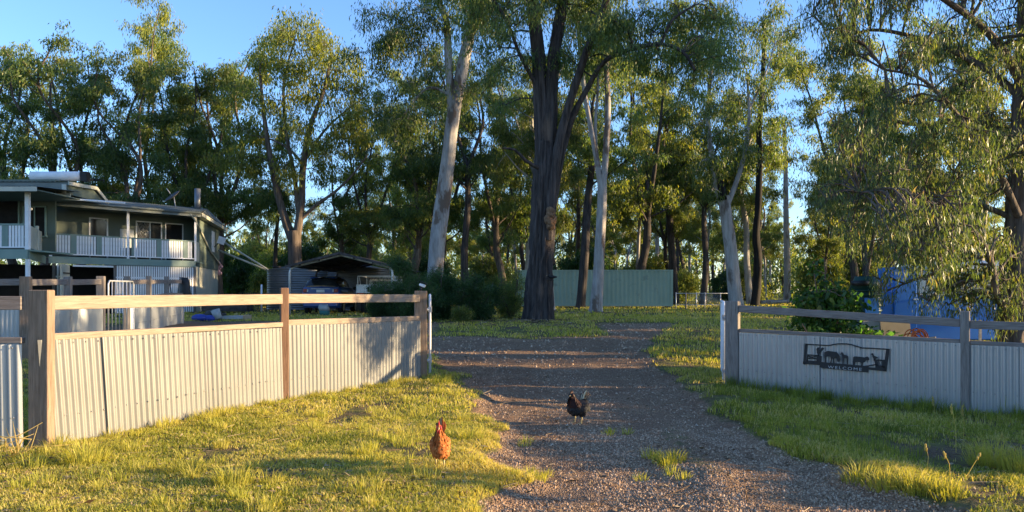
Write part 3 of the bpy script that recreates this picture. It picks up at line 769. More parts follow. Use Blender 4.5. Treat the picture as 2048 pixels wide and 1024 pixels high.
# tall forked gum behind the carport
d = 48.; t = Tree(8); b0 = base_pt(592, d)
root = thing('forked_forest_gum', 'wide-crowned gum with a V fork rising behind the carport', 'tree', tuple(b0))
t.stem(np.vstack([b0, pp([(591, 540), (589, 480), (588, 462)], d)]), .46, .40, 22, .06, False, .3, .2)
t.stem(pp([(588, 490), (566, 425), (551, 365), (538, 300), (528, 230), (520, 150)], d), .27, .08, 14, .06, False, .3)
t.stem(pp([(590, 490), (602, 410), (607, 330), (622, 250), (648, 180), (662, 110)], d), .29, .07, 14, .07, False, .3)
t.stem(pp([(600, 440), (635, 408), (668, 385), (705, 350), (735, 310)], d), .13, .04, 10, .06, True, .3)
t.stem(pp([(598, 430), (588, 350), (572, 260), (568, 160), (590, 80)], d), .16, .05, 10, .06, True, .3)
t.stem(pp([(607, 330), (580, 300), (545, 280), (500, 270)], d), .10, .03, 8, .06, True, .3)
t.stem(pp([(610, 320), (650, 260), (700, 215), (735, 190)], d), .11, .03, 8, .06, True, .3)
blobs(t, [(545, 75, .8), (590, 55, .9), (635, 65, .8), (640, 115), (690, 150), (520, 125), (490, 190), (560, 130), (600, 150), (560, 200), (620, 200), (680, 225), (720, 180, .8), (475, 255), (535, 275), (600, 265), (655, 285), (705, 260), (740, 235, .7), (510, 330, .8), (570, 330, .7), (640, 345, .7), (720, 330, .8), (470, 320), (560, 60, .7), (655, 90, .8), (700, 120, .7)], d, 1.75, 11, .62, 44, 1.2)
t.finish(root, M['brown_bark'], M['leaf_yellow'], .30, .07)

# ------------------------------------------------------------------ kinds of forest tree, each built once and copied
def kind_tree(seed, H, r0, name, bark_m, leaf_m, style):
    t = Tree(seed); r = t.r
    root = bpy.data.objects.new(name, None); COL.objects.link(root); root.empty_display_size = .2
    lean = r.normal(0, .03 * H, 2)
    fork = H * r.uniform(.32, .45) if style == 'fork' else H * r.uniform(.5, .6)
    top = np.array([lean[0], lean[1], fork])
    t.stem([(0, 0, -.3), (lean[0] * .2 + r.normal(0, .15), lean[1] * .2, fork * .35), (lean[0] * .6 + r.normal(0, .2), lean[1] * .6, fork * .7), top], r0, r0 * .68, 12, .08, False, .6, .25)
    n = 3 if style == 'fork' else 2
    for k in range(n):
        a = k * 6.283 / n + r.normal(0, .5); s = r.uniform(.10, .2) * H
        e = top + np.array([math.cos(a) * s, math.sin(a) * s, (H - fork) * r.uniform(.8, 1.)])
        t.stem([top - (0, 0, .2), top + (e - top) * .4 + np.array([*r.normal(0, .4, 2), .3]), top + (e - top) * .75 + np.array([*r.normal(0, .4, 2), .2]), e], r0 * .5, r0 * .12, 8, .06, True, .6)
    for k in range(5):
        a = r.random() * 6.283; z = fork * r.uniform(.62, 1.05); s = H * r.uniform(.12, .2)
        p0 = np.array([lean[0] * z / fork * .9, lean[1] * z / fork * .9, z])
        e = p0 + np.array([math.cos(a) * s, math.sin(a) * s, s * r.uniform(.5, 1.)])
        t.stem([p0, (p0 + e) / 2 + r.normal(0, .3, 3), e], r0 * .26, r0 * .07, 6, .06, True, .6)
    k = H / 18.
    for P, rad in t.limbs[1:1 + n]: t.ramify(P, rad, .25, 9, 2.9 * k, .46 * k, 46, .25, 3)
    for P, rad in t.limbs[1 + n:]: t.ramify(P, rad, .5, 5, 2.3 * k, .44 * k, 42, .1, 2)
    t.finish(root, bark_m, leaf_m, .28 * k, .066 * k, 1.3, .8)
    return root, H
def sapling(seed, H, name, leaf_m, bark_m, ll=.26, lw=.06, n=13):
    t = Tree(seed); r = t.r
    root = bpy.data.objects.new(name, None); COL.objects.link(root); root.empty_display_size = .2
    for k in range(3):
        e = np.array([*r.normal(0, .16 * H, 2), H * r.uniform(.75, .95)])
        P, rad = t.stem([(0, 0, -.2), e * .4 + r.normal(0, .1, 3), e], .06 * H / 4, .015, 6, .05, False, .4)
        t.ramify(P, rad, .12, n, H * .3, .13 * H, 30, .2, 3)
    t.finish(root, bark_m, leaf_m, ll, lw, 1.0, .8)
    return root, H
KT = [kind_tree(21, 18, .30, 'eucalypt_tree', M['ironbark'], M['leaf'], 'tall'),
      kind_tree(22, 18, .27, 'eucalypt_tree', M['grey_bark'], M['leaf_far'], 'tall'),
      kind_tree(23, 17, .30, 'eucalypt_tree', M['brown_bark'], M['leaf'], 'fork'),
      kind_tree(24, 18, .24, 'eucalypt_tree', M['white_bark'], M['leaf_far'], 'tall'),
      kind_tree(25, 17, .27, 'eucalypt_tree', M['ironbark'], M['leaf_far'], 'fork'),
      kind_tree(26, 18, .22, 'eucalypt_tree', M['brown_bark'], M['leaf_yellow'], 'tall')]
KD = ['black-barked slender eucalypt among the forest trees behind the yard', 'grey-trunked slender eucalypt among the forest trees behind the yard',
      'brown forked eucalypt among the forest trees behind the yard', 'white-trunked slender eucalypt among the forest trees behind the yard',
      'black-barked forked eucalypt among the forest trees behind the yard', 'thin brown eucalypt with yellowish leaves in the forest behind']
SP = [sapling(31, 4, 'sapling', M['leaf_far'], M['brown_bark']), sapling(32, 5, 'sapling', M['leaf_yellow'], M['grey_bark']), sapling(33, 3.5, 'sapling', M['shrub_leaf'], M['brown_bark'])]
SD = ['olive green bushy sapling under the forest trees', 'yellow green bushy sapling under the forest trees', 'dark green bushy sapling under the forest trees']
used = set()
def place(lib, k, x, y, H, label, cat, group, wide=1.):
    root, H0 = lib[k]; s = H / H0; z = g1(x, y) - .05; rz = random.random() * 6.283; sc = (s * wide, s * wide, s)
    key = (id(lib), k)
    if key not in used:
        used.add(key); o = root; o.location = (x, y, z); o.rotation_euler = (0, 0, rz); o.scale = sc
        o['label'] = label; o['category'] = cat; o['group'] = group
    else: o = dup(root, (x, y, z), rz, sc, label, group)
    o['category'] = cat
    return o
GF, GS, GL = 'trees of the open forest behind the yard', 'saplings under the forest trees', 'trees behind the house'
def by_px(lib, k, px, d, top, label, cat, group, wide=1.):
    x = X(px, d); return place(lib, k, x, d, Z(top, d) - g1(x, d), label, cat, group, wide)
# the dark row behind the house, left to right
for k, px, d, top, w, lb in ((2, -60, 50, 120, 1.25, 'dark eucalypt cut by the left edge behind the house'), (4, 20, 56, 105, 1.2, 'dark eucalypt rising behind the solar heater end of the house'),
                             (2, 95, 49, 95, 1.25, 'broad dark eucalypt with a sunlit tip behind the house roof'), (4, 170, 54, 110, 1.2, 'dense dark eucalypt left of the tall thin one'),
                             (2, 245, 50, 140, 1.2, 'shaded round eucalypt behind the lower verandah roof'), (5, 322, 60, 10, .75, 'tallest thin eucalypt with sunlit tufts above the house'),
                             (4, 375, 54, 130, 1.1, 'dark eucalypt behind the satellite dish'), (2, 440, 55, 110, 1.1, 'dark eucalypt behind the flue pipe'),
                             (0, 410, 62, 180, 1.2, 'black-trunked eucalypt right of the flue behind the house')):
    by_px(KT, k, px, d, top, lb, 'tree', GL, w)
for k, px, d, top, w, lb in ((0, 545, 60, 250, .8, 'thin dark-stemmed eucalypt left of the V-forked gum'), (4, 735, 58, 215, 1.1, 'dark multi-stemmed eucalypt right of the carport'),
                             (2, 690, 64, 270, 1., 'brown forked eucalypt between the carport roof and white gum'), (0, 935, 52, 120, 1., 'black straight eucalypt just right of the white gum'),
                             (1, 1103, 44, 40, .9, 'pale trunk half hidden behind the big ironbark'), (0, 1160, 50, 90, 1.1, 'dark eucalypt left of the twin-stemmed gum'),
                             (4, 1290, 60, 95, 1.2, 'dark bushy-crowned eucalypt standing behind the container'), (0, 1352, 66, 150, 1.1, 'dark eucalypt behind the right end of the container'),
                             (1, 1050, 58, 130, 1., 'slender grey eucalypt left of the big ironbark'), (2, 1000, 56, 150, 1.1, 'brown forked eucalypt between the white gum and ironbark'),
                             (2, 830, 54, 190, 1.1, 'brown forked eucalypt left of the white gum'), (0, 1405, 62, 200, 1., 'dark straight eucalypt left of the leaning grey gum'),
                             (4, 1650, 60, 330, 1., 'dark eucalypt behind the broad-leaved bush'), (0, 1735, 40, 160, .9, 'dark straight eucalypt rising behind the green tank'),
                             (2, 1840, 44, 60, 1.1, 'brown forked eucalypt behind the blue van'), (1, 1950, 50, 40, 1.1, 'grey eucalypt behind the right end of the blue van'),
                             (4, 1700, 52, 90, 1., 'dark forked eucalypt behind the drooping gum leaves')):
    by_px(KT, k, px, d, top, lb, 'tree', GF, w)
random.seed(11); pts = []
while len(pts) < 88:
    d = random.uniform(62, 150); px = random.uniform(380, 2150); x = X(px, d)
    if px < 560 and d < 90: continue
    if 1585 < px < 1650 and d < 120: continue
    if any((x - a) ** 2 + (d - b) ** 2 < 20 for a, b in pts): continue
    pts.append((x, d)); H = random.uniform(13, 21)
    if px < 760: H = min(H, random.uniform(9, 14))
    if 1585 < px < 1650: H = 11
    k = random.choice((0, 1, 1, 2, 3, 3, 4, 5, 5)); place(KT, k, x, d, H, KD[k], 'tree', GF, random.uniform(.8, 1.1))
n = 0
while n < 50:
    d = random.uniform(55, 120); px = random.uniform(430, 1750); x = X(px, d)
    if 1340 < px < 1620 and d < 85: continue
    if 1085 < px < 1360 and d < 62: continue
    n += 1
    k = random.choice((0, 0, 1, 2)); place(SP, k, x, d, random.uniform(2.5, 6.), SD[k], 'sapling', GS, random.uniform(1., 1.5))
# forest beyond the right edge of the view: it shades the yard
random.seed(5)
for (x, y) in [(52, 24), (66, 32), (50, 40), (80, 42), (62, 50), (90, 60), (84, 78), (40, 27), (42, 32), (46, 37), (40, 17.5), (37, 21.5), (30, 28), (33, 32), (36, 25)]:
    k = random.choice((0, 2, 4, 4)); place(KT, k, x, y, random.uniform(14, 19), 'tall eucalypt of the forest beyond the right fence', 'tree', 'forest trees beyond the right fence', 1.25)

# far wood: reads as one mass
t = Tree(77); r = t.r
for _ in range(250):
    d = r.uniform(150, 260); x = r.uniform(-.75, .75) * d; H = r.uniform(11, 19)
    t.stem([(x, d, .2), (x + r.normal(0, .4), d, H * .6), (x + r.normal(0, 1), d, H * .95)], .28, .1, 5, 0, False, 5)
    for _ in range(9): t.clump(np.array([x + r.normal(0, 2.2), d + r.normal(0, 2), H * r.uniform(.35, 1.)]), 2.2, 24)
    for _ in range(4): t.clump(np.array([x + r.normal(0, 5), d + r.normal(0, 8), r.uniform(.8, 6.)]), 2.6, 24)
me = t.leaves(1.1, .42, .9, .8); tv = np.concatenate(t.tv); tf = np.concatenate(t.tf)
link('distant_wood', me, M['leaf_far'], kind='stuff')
link('distant_trunks', np_mesh('distant_trunks', tv, [tf], None, True), M['brown_bark'], kind='stuff')

# shrubs
def shrub(seed, px, d, H, wd, label, leaf_m, ll=.11, lw=.015, n=12, droop=-.3, stems=9, lr=.2, ln=46, group=None, name='shrub', hmin=.55):
    t = Tree(seed); r = t.r; x = X(px, d); z = g1(x, d)
    root = thing(name, label, 'shrub', (x, d, z), group)
    for k in range(stems):
        a = r.random() * 6.283; q = wd * .5 * r.random() ** .6
        e = np.array([x + q * math.cos(a), d + q * .8 * math.sin(a), z + H * r.uniform(hmin, 1.) * (1 - .35 * (q / (wd * .5)) ** 2)])
        P, rad = t.stem([(x + r.normal(0, .12), d + r.normal(0, .12), z - .1), (x + (e[0] - x) * .55, d + (e[1] - d) * .55, z + (e[2] - z) * .45), e], .035, .01, 5, .05, False, .3)
        t.ramify(P, rad, .08, n, H * .26, lr, ln, .45, 2, .8)
    t.finish(root, M['brown_bark'], leaf_m, ll, lw, droop, .9)
    return root
GB = 'dark feathery shrubs beside the drive'
shrub(41, 815, 27, 2.35, 2.2, 'tall feathery shrub in front of the white ute', M['shrub_leaf'], group=GB)
shrub(42, 880, 28.5, 2.0, 2.4, 'dark shrub just below the white gum trunk', M['shrub_leaf'], group=GB)
shrub(43, 950, 28, 2.0, 2.2, 'dark shrub in the middle of the shrub bed', M['shrub_leaf'], group=GB)
shrub(44, 1018, 29, 2.2, 2.0, 'twiggy brownish shrub touching the big ironbark', M['leaf'], .09, .014, 10, -.2, 8, .18, 26, group=GB)
shrub(45, 775, 27.5, 1.5, 1.6, 'low dark shrub at the left end of the shrub bed', M['shrub_leaf'], group=GB)
shrub(46, 922, 26.2, .85, .7, 'small pale green bush in front of the shrub bed', M['leaf_far'], .09, .012, 8, -.5, 6, .12, 26)
shrub(47, 1665, 14.9, 2.7, 1.1, 'tall broad-leaved green bush behind the right fence', M['broad_leaf'], .12, .085, 7, .6, 7, .18, 10, name='broad_leaf_bush')
shrub(48, 1690, 14.3, 1.45, 2.3, 'low spreading broad-leaved bush along the right fence', M['broad_leaf'], .12, .085, 7, .5, 9, .16, 10, name='broad_leaf_bush')
shrub(49, 2085, 13.3, .95, 1.2, 'weedy bush at the foot of the drooping gum', M['leaf'], .10, .016, 8, .6, 7, .18, 20)
# unseen bushes added beyond the right edge to shade the drive
ob = shrub(60, 1024 + 12.2 / 7.25 * F, 7.25, 2.05, 2.0, 'dense low shrub added out of view to shade the drive', M['shrub_leaf'], .2, .09, 22, -.2, 16, .25, 22, 'added shade shrubs outside the right fence', hmin=.8)
for k, (x, y, q) in enumerate([(12.0, 8.3, 1.), (12.6, 9.4, .98), (12.4, 10.7, .93), (13.4, 7.2, 1.07), (13.8, 9.6, 1.07), (11.8, 4.2, .88)]):
    dup(ob, (x, y, g1(x, y)), 1.1 * k + .6, (q * 1.05, q * 1.05, q))
for (x, y, za, zb) in ((12.0, 5.60, 2.12, 2.50), (12.4, 5.36, 2.02, 2.24)):  # unseen saplings, added only to throw dark streaks across the lawn
    t = Tree(int(x * 31 + y * 7)); z = g1(x, y)
    o = thing('sapling', 'thin sapling added out of view to streak the lawn with shade', 'sapling', (x, y, z), 'added shade saplings outside the right fence')
    t.stem([(x, y, z - .1), (x + .03, y, za * .6), (x, y, zb - .1)], .02, .008, 6, 0, False, .2)
    for k in range(14): t.clump(np.array([x + t.r.normal(0, .25), y + t.r.normal(0, .03), t.r.uniform(za, zb)]), .07, 30)
    t.finish(o, M['brown_bark'], M['leaf'], .10, .03, .4)
# bark strips and twigs shed round the big trunks
n = 420; a = rng.random(n) * 6.283; q = .6 + 3.2 * rng.random(n) ** 1.6
k = rng.integers(0, 3, n); cx = np.array([X(1076, 28), X(1191, 38), X(1474, 42)])[k]; cy = np.array([28, 38, 42.])[k]
x, y = cx + q * np.cos(a), cy - np.abs(q * np.sin(a)); az = rng.random(n) * 3.14; l = .06 + .25 * rng.random(n); w = .008 + .02 * rng.random(n)
xx, yy = scatter(260, 5.2, 13, .3, 8); x = np.concatenate([x, xx]); y = np.concatenate([y, yy]); az = np.concatenate([az, rng.random(260) * 6.3]); l = np.concatenate([l, .05 + .12 * rng.random(260)]); w = np.concatenate([w, .003 + .003 * rng.random(260)]); n = len(x)
P = np.stack([x, y, gz(x, y) + .03], 1); d_ = np.stack([np.cos(az), np.sin(az), rng.normal(0, .12, n)], 1) * l[:, None]; s_ = np.stack([-np.sin(az), np.cos(az), 0 * az], 1) * w[:, None]; u_ = np.array([0, 0, 1.]) * w[:, None]
V = np.stack([P - d_ - s_, P - d_ + s_, P - d_ + u_, P + d_ - s_ * .5, P + d_ + s_ * .5, P + d_ + u_ * .5 + s_], 1).reshape(-1, 3); b = np.arange(n)[:, None] * 6
link('bark_litter', np_mesh('bark_litter', V, [np.concatenate([b + np.array([[0, 1, 4, 3]]), b + np.array([[1, 2, 5, 4]]), b + np.array([[2, 0, 3, 5]])])], {'tint': np.repeat(rng.random(n), 6)}), M['litter'], kind='stuff')
# ------------------------------------------------------------------ corrugated fences
def corr(p0, p1, zb, zt, lean0=0., lean1=0., pitch=.076, amp=.0115, off=0., dz=.0):
    """corrugated sheet between two plan points; zb, zt give bottom and top heights at both ends; lean slides the top along the fence"""
    p0, p1 = np.array(p0, float), np.array(p1, float); L = np.linalg.norm(p1 - p0); e = (p1 - p0) / L; nn = np.array([-e[1], e[0]])
    n = max(8, int(round(L / pitch * 8))); t = np.linspace(0, 1, n + 1); s = t * L
    w = amp * (1 + .12 * np.sin(s * 3.1 + off * 9)) * np.sin(2 * np.pi * (s / pitch + off)) + .005 * np.sin(s * 4.3 + off * 20) + .003 * np.sin(s * 11 + off * 7)
    b = p0 + np.outer(s, e) + np.outer(w, nn); tp = b - np.outer(lean0 + (lean1 - lean0) * t, e)
    V = np.vstack([np.column_stack([b, zb[0] + (zb[1] - zb[0]) * t]), np.column_stack([tp, zt[0] + (zt[1] - zt[0]) * t])])
    i = np.arange(n)[:, None]
    return V, i + np.array([[0, 1, n + 2, n + 1]])
def sheet_run(root, a, b, zt, n, mat, lean=(0, 0), drop=.12, side=1):
    """n sheets between two posts, each its own part, with lapped joints and screws"""
    a, b = np.array(a, float), np.array(b, float); ab = b - a; L = np.linalg.norm(ab); e = ab / L; nn = np.array([-e[1], e[0]]) * side
    sc = MB()
    for k in range(n):
        t0, t1 = k / n, (k + 1) / n; p0, p1 = a + ab * t0 - e * (.03 if k else 0), a + ab * t1
        p0 = p0 + nn * .005 * (k % 2); p1 = p1 + nn * .005 * (k % 2)
        z0, z1 = g1(*p0) - drop, g1(*p1) - drop
        lz = lambda t: lean[0] + (lean[1] - lean[0]) * t
        V, q = corr(p0, p1, (z0, z1), (zt[0] + (zt[1] - zt[0]) * t0 + random.uniform(-.006, .006), zt[0] + (zt[1] - zt[0]) * t1 + random.uniform(-.006, .006)), lz(t0), lz(t1), off=random.random())
        link('sheet', np_mesh('sheet', V, [q], None, True), mat, root)
        for r in range(5):
            tt = t0 + (t1 - t0) * (r + .5) / 5; p = a + ab * tt
            ztop = zt[0] + (zt[1] - zt[0]) * tt
            for fz, zz in ((1, ztop - .035), (.3, g1(*p) + .30)):
                q2 = p - e * lz(tt) * fz + nn * .014
                sc.ball((q2[0], q2[1], zz), .008, 6, 4)
    sc.build('screws', M['screw'], root, kind='stuff')
def post(root, x, y, top, sx, sy, rz, mat, name='post'):
    mb = MB(); z = g1(x, y); mb.box((x, y, (z - .3 + top) / 2), (sx, sy, top - z + .3), rz)
    return mb.build(name, mat, root, .008)
def rail(root, a, b, za, zb, h, w, mat, name='rail'):
    mb = MB(); mb.beam((a[0], a[1], za), (b[0], b[1], zb), w, h); return mb.build(name, mat, root, .006)

L1, L2, L3 = LFENCE
lf = thing('corrugated_fence', 'sunlit cream corrugated fence with timber posts left of the drive', 'fence', (L2[0], L2[1], g1(*L2)))
post(lf, L1[0], L1[1], 1.525, .20, .11, R(-4), M['post_wood'])
post(lf, L2[0], L2[1], 1.565, .11, .12, R(24), M['red_wood'])
post(lf, L3[0], L3[1], 1.53, .22, .20, R(8), M['post_wood'])
fe = np.array([.36, .93]); fn = np.array([.93, -.36])
def off(p, along, out): return (p[0] + fe[0] * along + fn[0] * out, p[1] + fe[1] * along + fn[1] * out)
rail(lf, off(L1, .05, .03), off(L2, -.05, .0), 1.40, 1.41, .135, .045, M['rail_wood'])
rail(lf, off(L2, .05, .0), off(L3, -.10, .02), 1.415, 1.40, .13, .045, M['rail_wood'])
rail(lf, off(L1, .05, .02), off(L2, -.05, -.01), 1.073, 1.055, .065, .07, M['rail_wood'], 'capping_rail')
rail(lf, off(L2, .05, -.01), off(L3, -.10, .0), 1.075, 1.05, .085, .06, M['rail_wood'], 'capping_rail')
sheet_run(lf, off(L1, .03, .05), off(L2, -.05, .035), (1.045, 1.015), 5, M['sheet'], (.10, .045), side=-1)
sheet_run(lf, off(L2, .06, .04), off(L3, -.09, .05), (1.035, 1.005), 4, M['sheet'], (.03, .0), side=-1)
# shaded return to the left of the first post
L0 = (-8.2, 7.25)
rf = thing('corrugated_fence', 'shaded grey corrugated fence running off the left edge', 'fence', (-6.3, 7.3, g1(-6.3, 7.3)))
rail(rf, (-4.66, 7.36), (L0[0], L0[1] - .02), 1.40, 1.40, .13, .045, M['grey_rail'])
rail(rf, (-4.66, 7.38), (L0[0], L0[1]), 1.045, 1.045, .06, .07, M['grey_rail'], 'capping_rail')
sheet_run(rf, (-4.64, 7.335), (L0[0], L0[1] - .04), (1.01, 1.01), 5, M['sheet_grey_shade'], (-.02, -.02), side=1)
post(rf, -7.9, 7.33, 1.5, .2, .1, 0, M['grey_wood'])
# right fence
gf = thing('corrugated_fence', 'shaded bluish corrugated fence right of the drive, hung with a black sign', 'fence', (RFENCE[1][0], RFENCE[1][1], g1(*RFENCE[1])))
re_ = np.array([.85, -.527]); rn = np.array([-.527, -.85])
def roff(p, along, out): return (p[0] + re_[0] * along + rn[0] * out, p[1] + re_[1] * along + rn[1] * out)
rtop = [1.36, 1.235, 1.16, 1.1, 1.05]; rrail = [1.235, 1.055, .97, .9, .85]; rsh = [.845, .755, .68, .6, .54]
for k, p in enumerate(RFENCE):
    post(gf, p[0], p[1], rtop[k], .22 if k == 0 else .12, .14 if k == 0 else .13, R(-32), M['grey_wood'])
for k in range(4):
    a, b = RFENCE[k], RFENCE[k + 1]; s = .11 if k == 0 else .06
    ra, rb = rrail[k] - (.0 if k == 0 else .01), rrail[k + 1] + .01
    if k == 1: ra -= .0
    rail(gf, roff(a, s, .02), roff(b, -.06, .02), ra, rb, .115, .05, M['grey_rail'])
    rail(gf, roff(a, s, .0), roff(b, -.06, .0), rsh[k] + .03, rsh[k + 1] + .045, .06, .07, M['grey_rail'], 'capping_rail')
    sheet_run(gf, roff(a, s - .02, .05), roff(b, -.05, .05), (rsh[k], rsh[k + 1] + .02), 5, M['sheet_grey_shade'], (0, 0), side=-1)

# gate leaves
def gate(label, a, b, zb, zt, ta, mat_s):
    r = thing('metal_gate', label, 'gate', (a[0], a[1], g1(*a)))
    a, b = np.array(a), np.array(b); mb = MB()
    A = lambda t, z: tuple(a + (b - a) * t) + (z,)
    mb.tube([A(0, zb), A(0, zt - .08), A(.02, zt - .02), A(.05, zt), A(.95, zt), A(.98, zt - .02), A(1, zt - .08), A(1, zb + .08), A(.98, zb + .02), A(.95, zb), A(0, zb)], .022, 8)
    mb.tube([A(.5, zb), A(.5, zt)], .018, 8); mb.tube([A(0, (zb + zt) / 2), A(1, (zb + zt) / 2)], .018, 8)
    mb.build('gate_frame', M['white_paint'], r)
    V, q = corr(a + (b - a) * .02, a + (b - a) * .98, (zb + .03, zb + .03), (zt - .03, zt - .03)); link('gate_sheet', np_mesh('gate_sheet', V, [q], None, True), mat_s, r)
    hb = MB()
    for z in (zb + .2, zt - .25): hb.tube([tuple(ta) + (z,), A(0, z)], .02, 6); hb.box(A(0, z), (.06, .06, .09))
    hb.build('hinge', M['galv'], r)
    return r
gate('white framed gate swung open from the left gate post', (-1.455, 13.72), (-1.738, 16.4), .10, 1.45, (-1.55, 13.6), M['sheet'])
gate('white gate swung open behind the right gate post', (3.56, 12.98), (4.20, 15.5), -.02, 1.33, (3.6, 12.85), M['white_paint'])

# small solar lamp on the left gate post
sl = thing('solar_light', 'small solar lamp on top of the left gate post', 'lamp', (L3[0], L3[1], 1.53))
MB().tube([(L3[0], L3[1], 1.52), (L3[0] + .01, L3[1] - .01, 1.60)], .018, 8).build('bracket', M['black_plastic'], sl)
mb = MB(); mb.box((L3[0] + .03, L3[1], 1.625), (.11, .10, .05), M=Matrix.Rotation(R(20), 3, 'Y')); mb.build('lamp_head', M['white_paint'], sl, .012)
MB().box((L3[0] + .045, L3[1], 1.672), (.15, .12, .012), M=Matrix.Rotation(R(20), 3, 'Y')).build('solar_panel', M['black_plastic'], sl)
MB().box((L3[0] + .065, L3[1] - .055, 1.61), (.04, .012, .035)).build('lens', M['clear_lens'], sl)

# welcome sign: cut steel on the right fence
def sg_xy(p): return ((p[0] - 385) / 1357 * 1.2, -((p[1] - 205) - (p[0] - 400) * .0704) / 330 * .33)
sa = np.array([3.65, 12.8]) + (np.array([6.47, 11.05]) - np.array([3.65, 12.8])) * .346 + rn * .075
tilt = R(-1.7)
def sg(u, v, w):
    uu = u * math.cos(tilt) - v * math.sin(tilt); vv = u * math.sin(tilt) + v * math.cos(tilt)
    p = sa + re_ * uu + rn * w
    return (p[0], p[1], .70 + vv)
so = thing('welcome_sign', 'black cut-steel WELCOME sign with farm animals on the right fence', 'sign', sg(.6, -.15, 0))
def part(name, *polys, m='black_steel', th=.006, z0=0.):
    mb = MB()
    for p in polys: mb.prism([sg_xy(q) for q in p], th, lambda u, v, w: sg(u, v, w + z0))
    return mb.build(name, M[m], so)
def strip(pts, t):
    up = [(x, y - t / 2) for x, y in pts]; dn = [(x, y + t / 2) for x, y in pts]; return [[up[i], up[i + 1], dn[i + 1], dn[i]] for i in range(len(pts) - 1)]
part('frame', [(398, 203), (444, 208), (412, 540), (372, 522)], [(1698, 300), (1752, 304), (1716, 640), (1662, 634)],
     [(372, 486), (690, 505), (690, 548), (370, 524)], [(1420, 575), (1720, 590), (1716, 640), (1424, 610)],
     *strip([(400, 215), (600, 228), (790, 241), (840, 230), (920, 219), (1000, 216), (1080, 220), (1150, 230), (1250, 262), (1330, 285), (1450, 289), (1750, 310)], 19))
part('plaque', [(660, 492), (1440, 560), (1432, 655), (1130, 628), (700, 590), (655, 572)], th=.008)
part('horse', [(725, 350), (745, 330), (780, 322), (830, 328), (880, 335), (920, 340), (950, 370), (975, 410), (985, 455), (975, 492), (955, 497), (935, 480), (930, 450), (925, 425), (905, 420), (893, 440), (888, 470), (896, 512), (872, 512), (868, 460), (862, 430), (850, 460), (842, 508), (820, 508), (832, 450), (822, 415), (790, 408), (760, 415), (752, 450), (758, 502), (733, 502), (728, 450), (720, 400)])
part('foal', [(978, 378), (1005, 340), (1030, 360), (1042, 385), (1080, 392), (1110, 405), (1117, 440), (1112, 530), (1090, 528), (1085, 450), (1070, 432), (1046, 440), (1042, 525), (1020, 522), (1015, 440), (1010, 400), (1003, 378), (985, 384)])
part('cow', [(1190, 420), (1210, 411), (1300, 415), (1370, 428), (1400, 415), (1418, 413), (1447, 450), (1440, 466), (1402, 465), (1372, 500), (1348, 510), (1342, 562), (1320, 560), (1322, 505), (1270, 492), (1232, 500), (1217, 552), (1190, 550), (1185, 490)])
part('rooster', [(588, 292), (610, 268), (642, 264), (640, 310), (655, 300), (682, 268), (718, 275), (702, 312), (664, 338), (644, 370), (640, 402), (616, 402), (612, 370), (598, 345)])
part('crate', [(440, 372), (612, 384), (612, 404), (438, 392)], [(436, 430), (612, 440), (612, 452), (434, 444)], [(430, 468), (612, 480), (612, 500), (428, 488)], [(436, 392), (460, 394), (455, 490), (430, 488)], [(600, 384), (682, 404), (678, 530), (596, 500)], *strip([(450, 396), (520, 424), (605, 450)], 16), *strip([(450, 440), (520, 418), (605, 400)], 14))
part('duck', [(1466, 382), (1478, 366), (1498, 364), (1508, 385), (1515, 402), (1560, 418), (1584, 438), (1545, 450), (1530, 470), (1512, 468), (1508, 446), (1492, 424), (1486, 392)])
part('barrow', [(1510, 455), (1690, 465), (1690, 490), (1512, 478)], [(1520, 478), (1570, 480), (1590, 560), (1545, 556)], [(1640, 484), (1688, 488), (1680, 580), (1640, 576)], [(1545, 545), (1690, 556), (1685, 590), (1540, 580)], *strip([(1350, 566), (1450, 552), (1560, 532)], 18), *strip([(1590, 485), (1610, 530), (1630, 580)], 18))
fc = bpy.data.curves.new('welcome_text', 'FONT'); fc.body = 'WELCOME'; fc.size = .062; fc.extrude = .0012; fc.space_character = 1.35
fo = bpy.data.objects.new('lettering', fc); COL.objects.link(fo)
dg = bpy.context.evaluated_depsgraph_get(); tm = bpy.data.meshes.new_from_object(fo.evaluated_get(dg)); bpy.data.objects.remove(fo)
ox, oy = sg_xy((790, 592)); ex, ey = sg_xy((1330, 630)); wx = max(v.co.x for v in tm.vertices); kx = (ex - ox) / wx; sl_ = (ey - oy) / (ex - ox)
for v in tm.vertices: v.co = sg(ox + v.co.x * kx, oy + v.co.y + v.co.x * kx * sl_, .0095 + v.co.z)
tm.update(); link('lettering', tm, M['plaque_letter'], so)

# inner yard fence on the left
yf = thing('yard_fence', 'weathered post and rail fence with grey sheets in front of the house', 'fence', (-9.6, 18, g1(-9.6, 18)))
YP = [(-11.5, 13.6)] + [(-8.8 - 2.3 * k / 6, 14 + 2 * k) for k in range(7)]
for k, p in enumerate(YP):
    post(yf, p[0], p[1], (1.77, 1.79, 1.83, 1.88, 1.92, 1.97, 2.0, 2.02)[k], .17 if k in (1, 3) else .13, .13, R(10), M['post_wood'] if k < 2 else M['grey_wood'])
for k in range(7):
    if k == 3: continue                                             # opening with the little tube gate
    a, b = YP[k], YP[k + 1]; za, zb = g1(*a), g1(*b)
    rail(yf, a, b, 1.65 + .03 * k, 1.66 + .03 * (k + 1), .12, .05, M['grey_rail'])
    rail(yf, (a[0] + .05, a[1]), (b[0] + .05, b[1]), max(za, .25) + .98, max(zb, .25) + .98, .07, .05, M['grey_rail'])
    sheet_run(yf, (a[0] + .07, a[1] - .03), (b[0] + .07, b[1] - .03), (max(za, .25) + .96, max(zb, .25) + .96), 3, M['sheet_grey_shade'], side=-1)
tg = thing('tube_gate', 'narrow silver tube gate standing ajar in the yard fence', 'gate', (YP[3][0], YP[3][1], g1(*YP[3])))
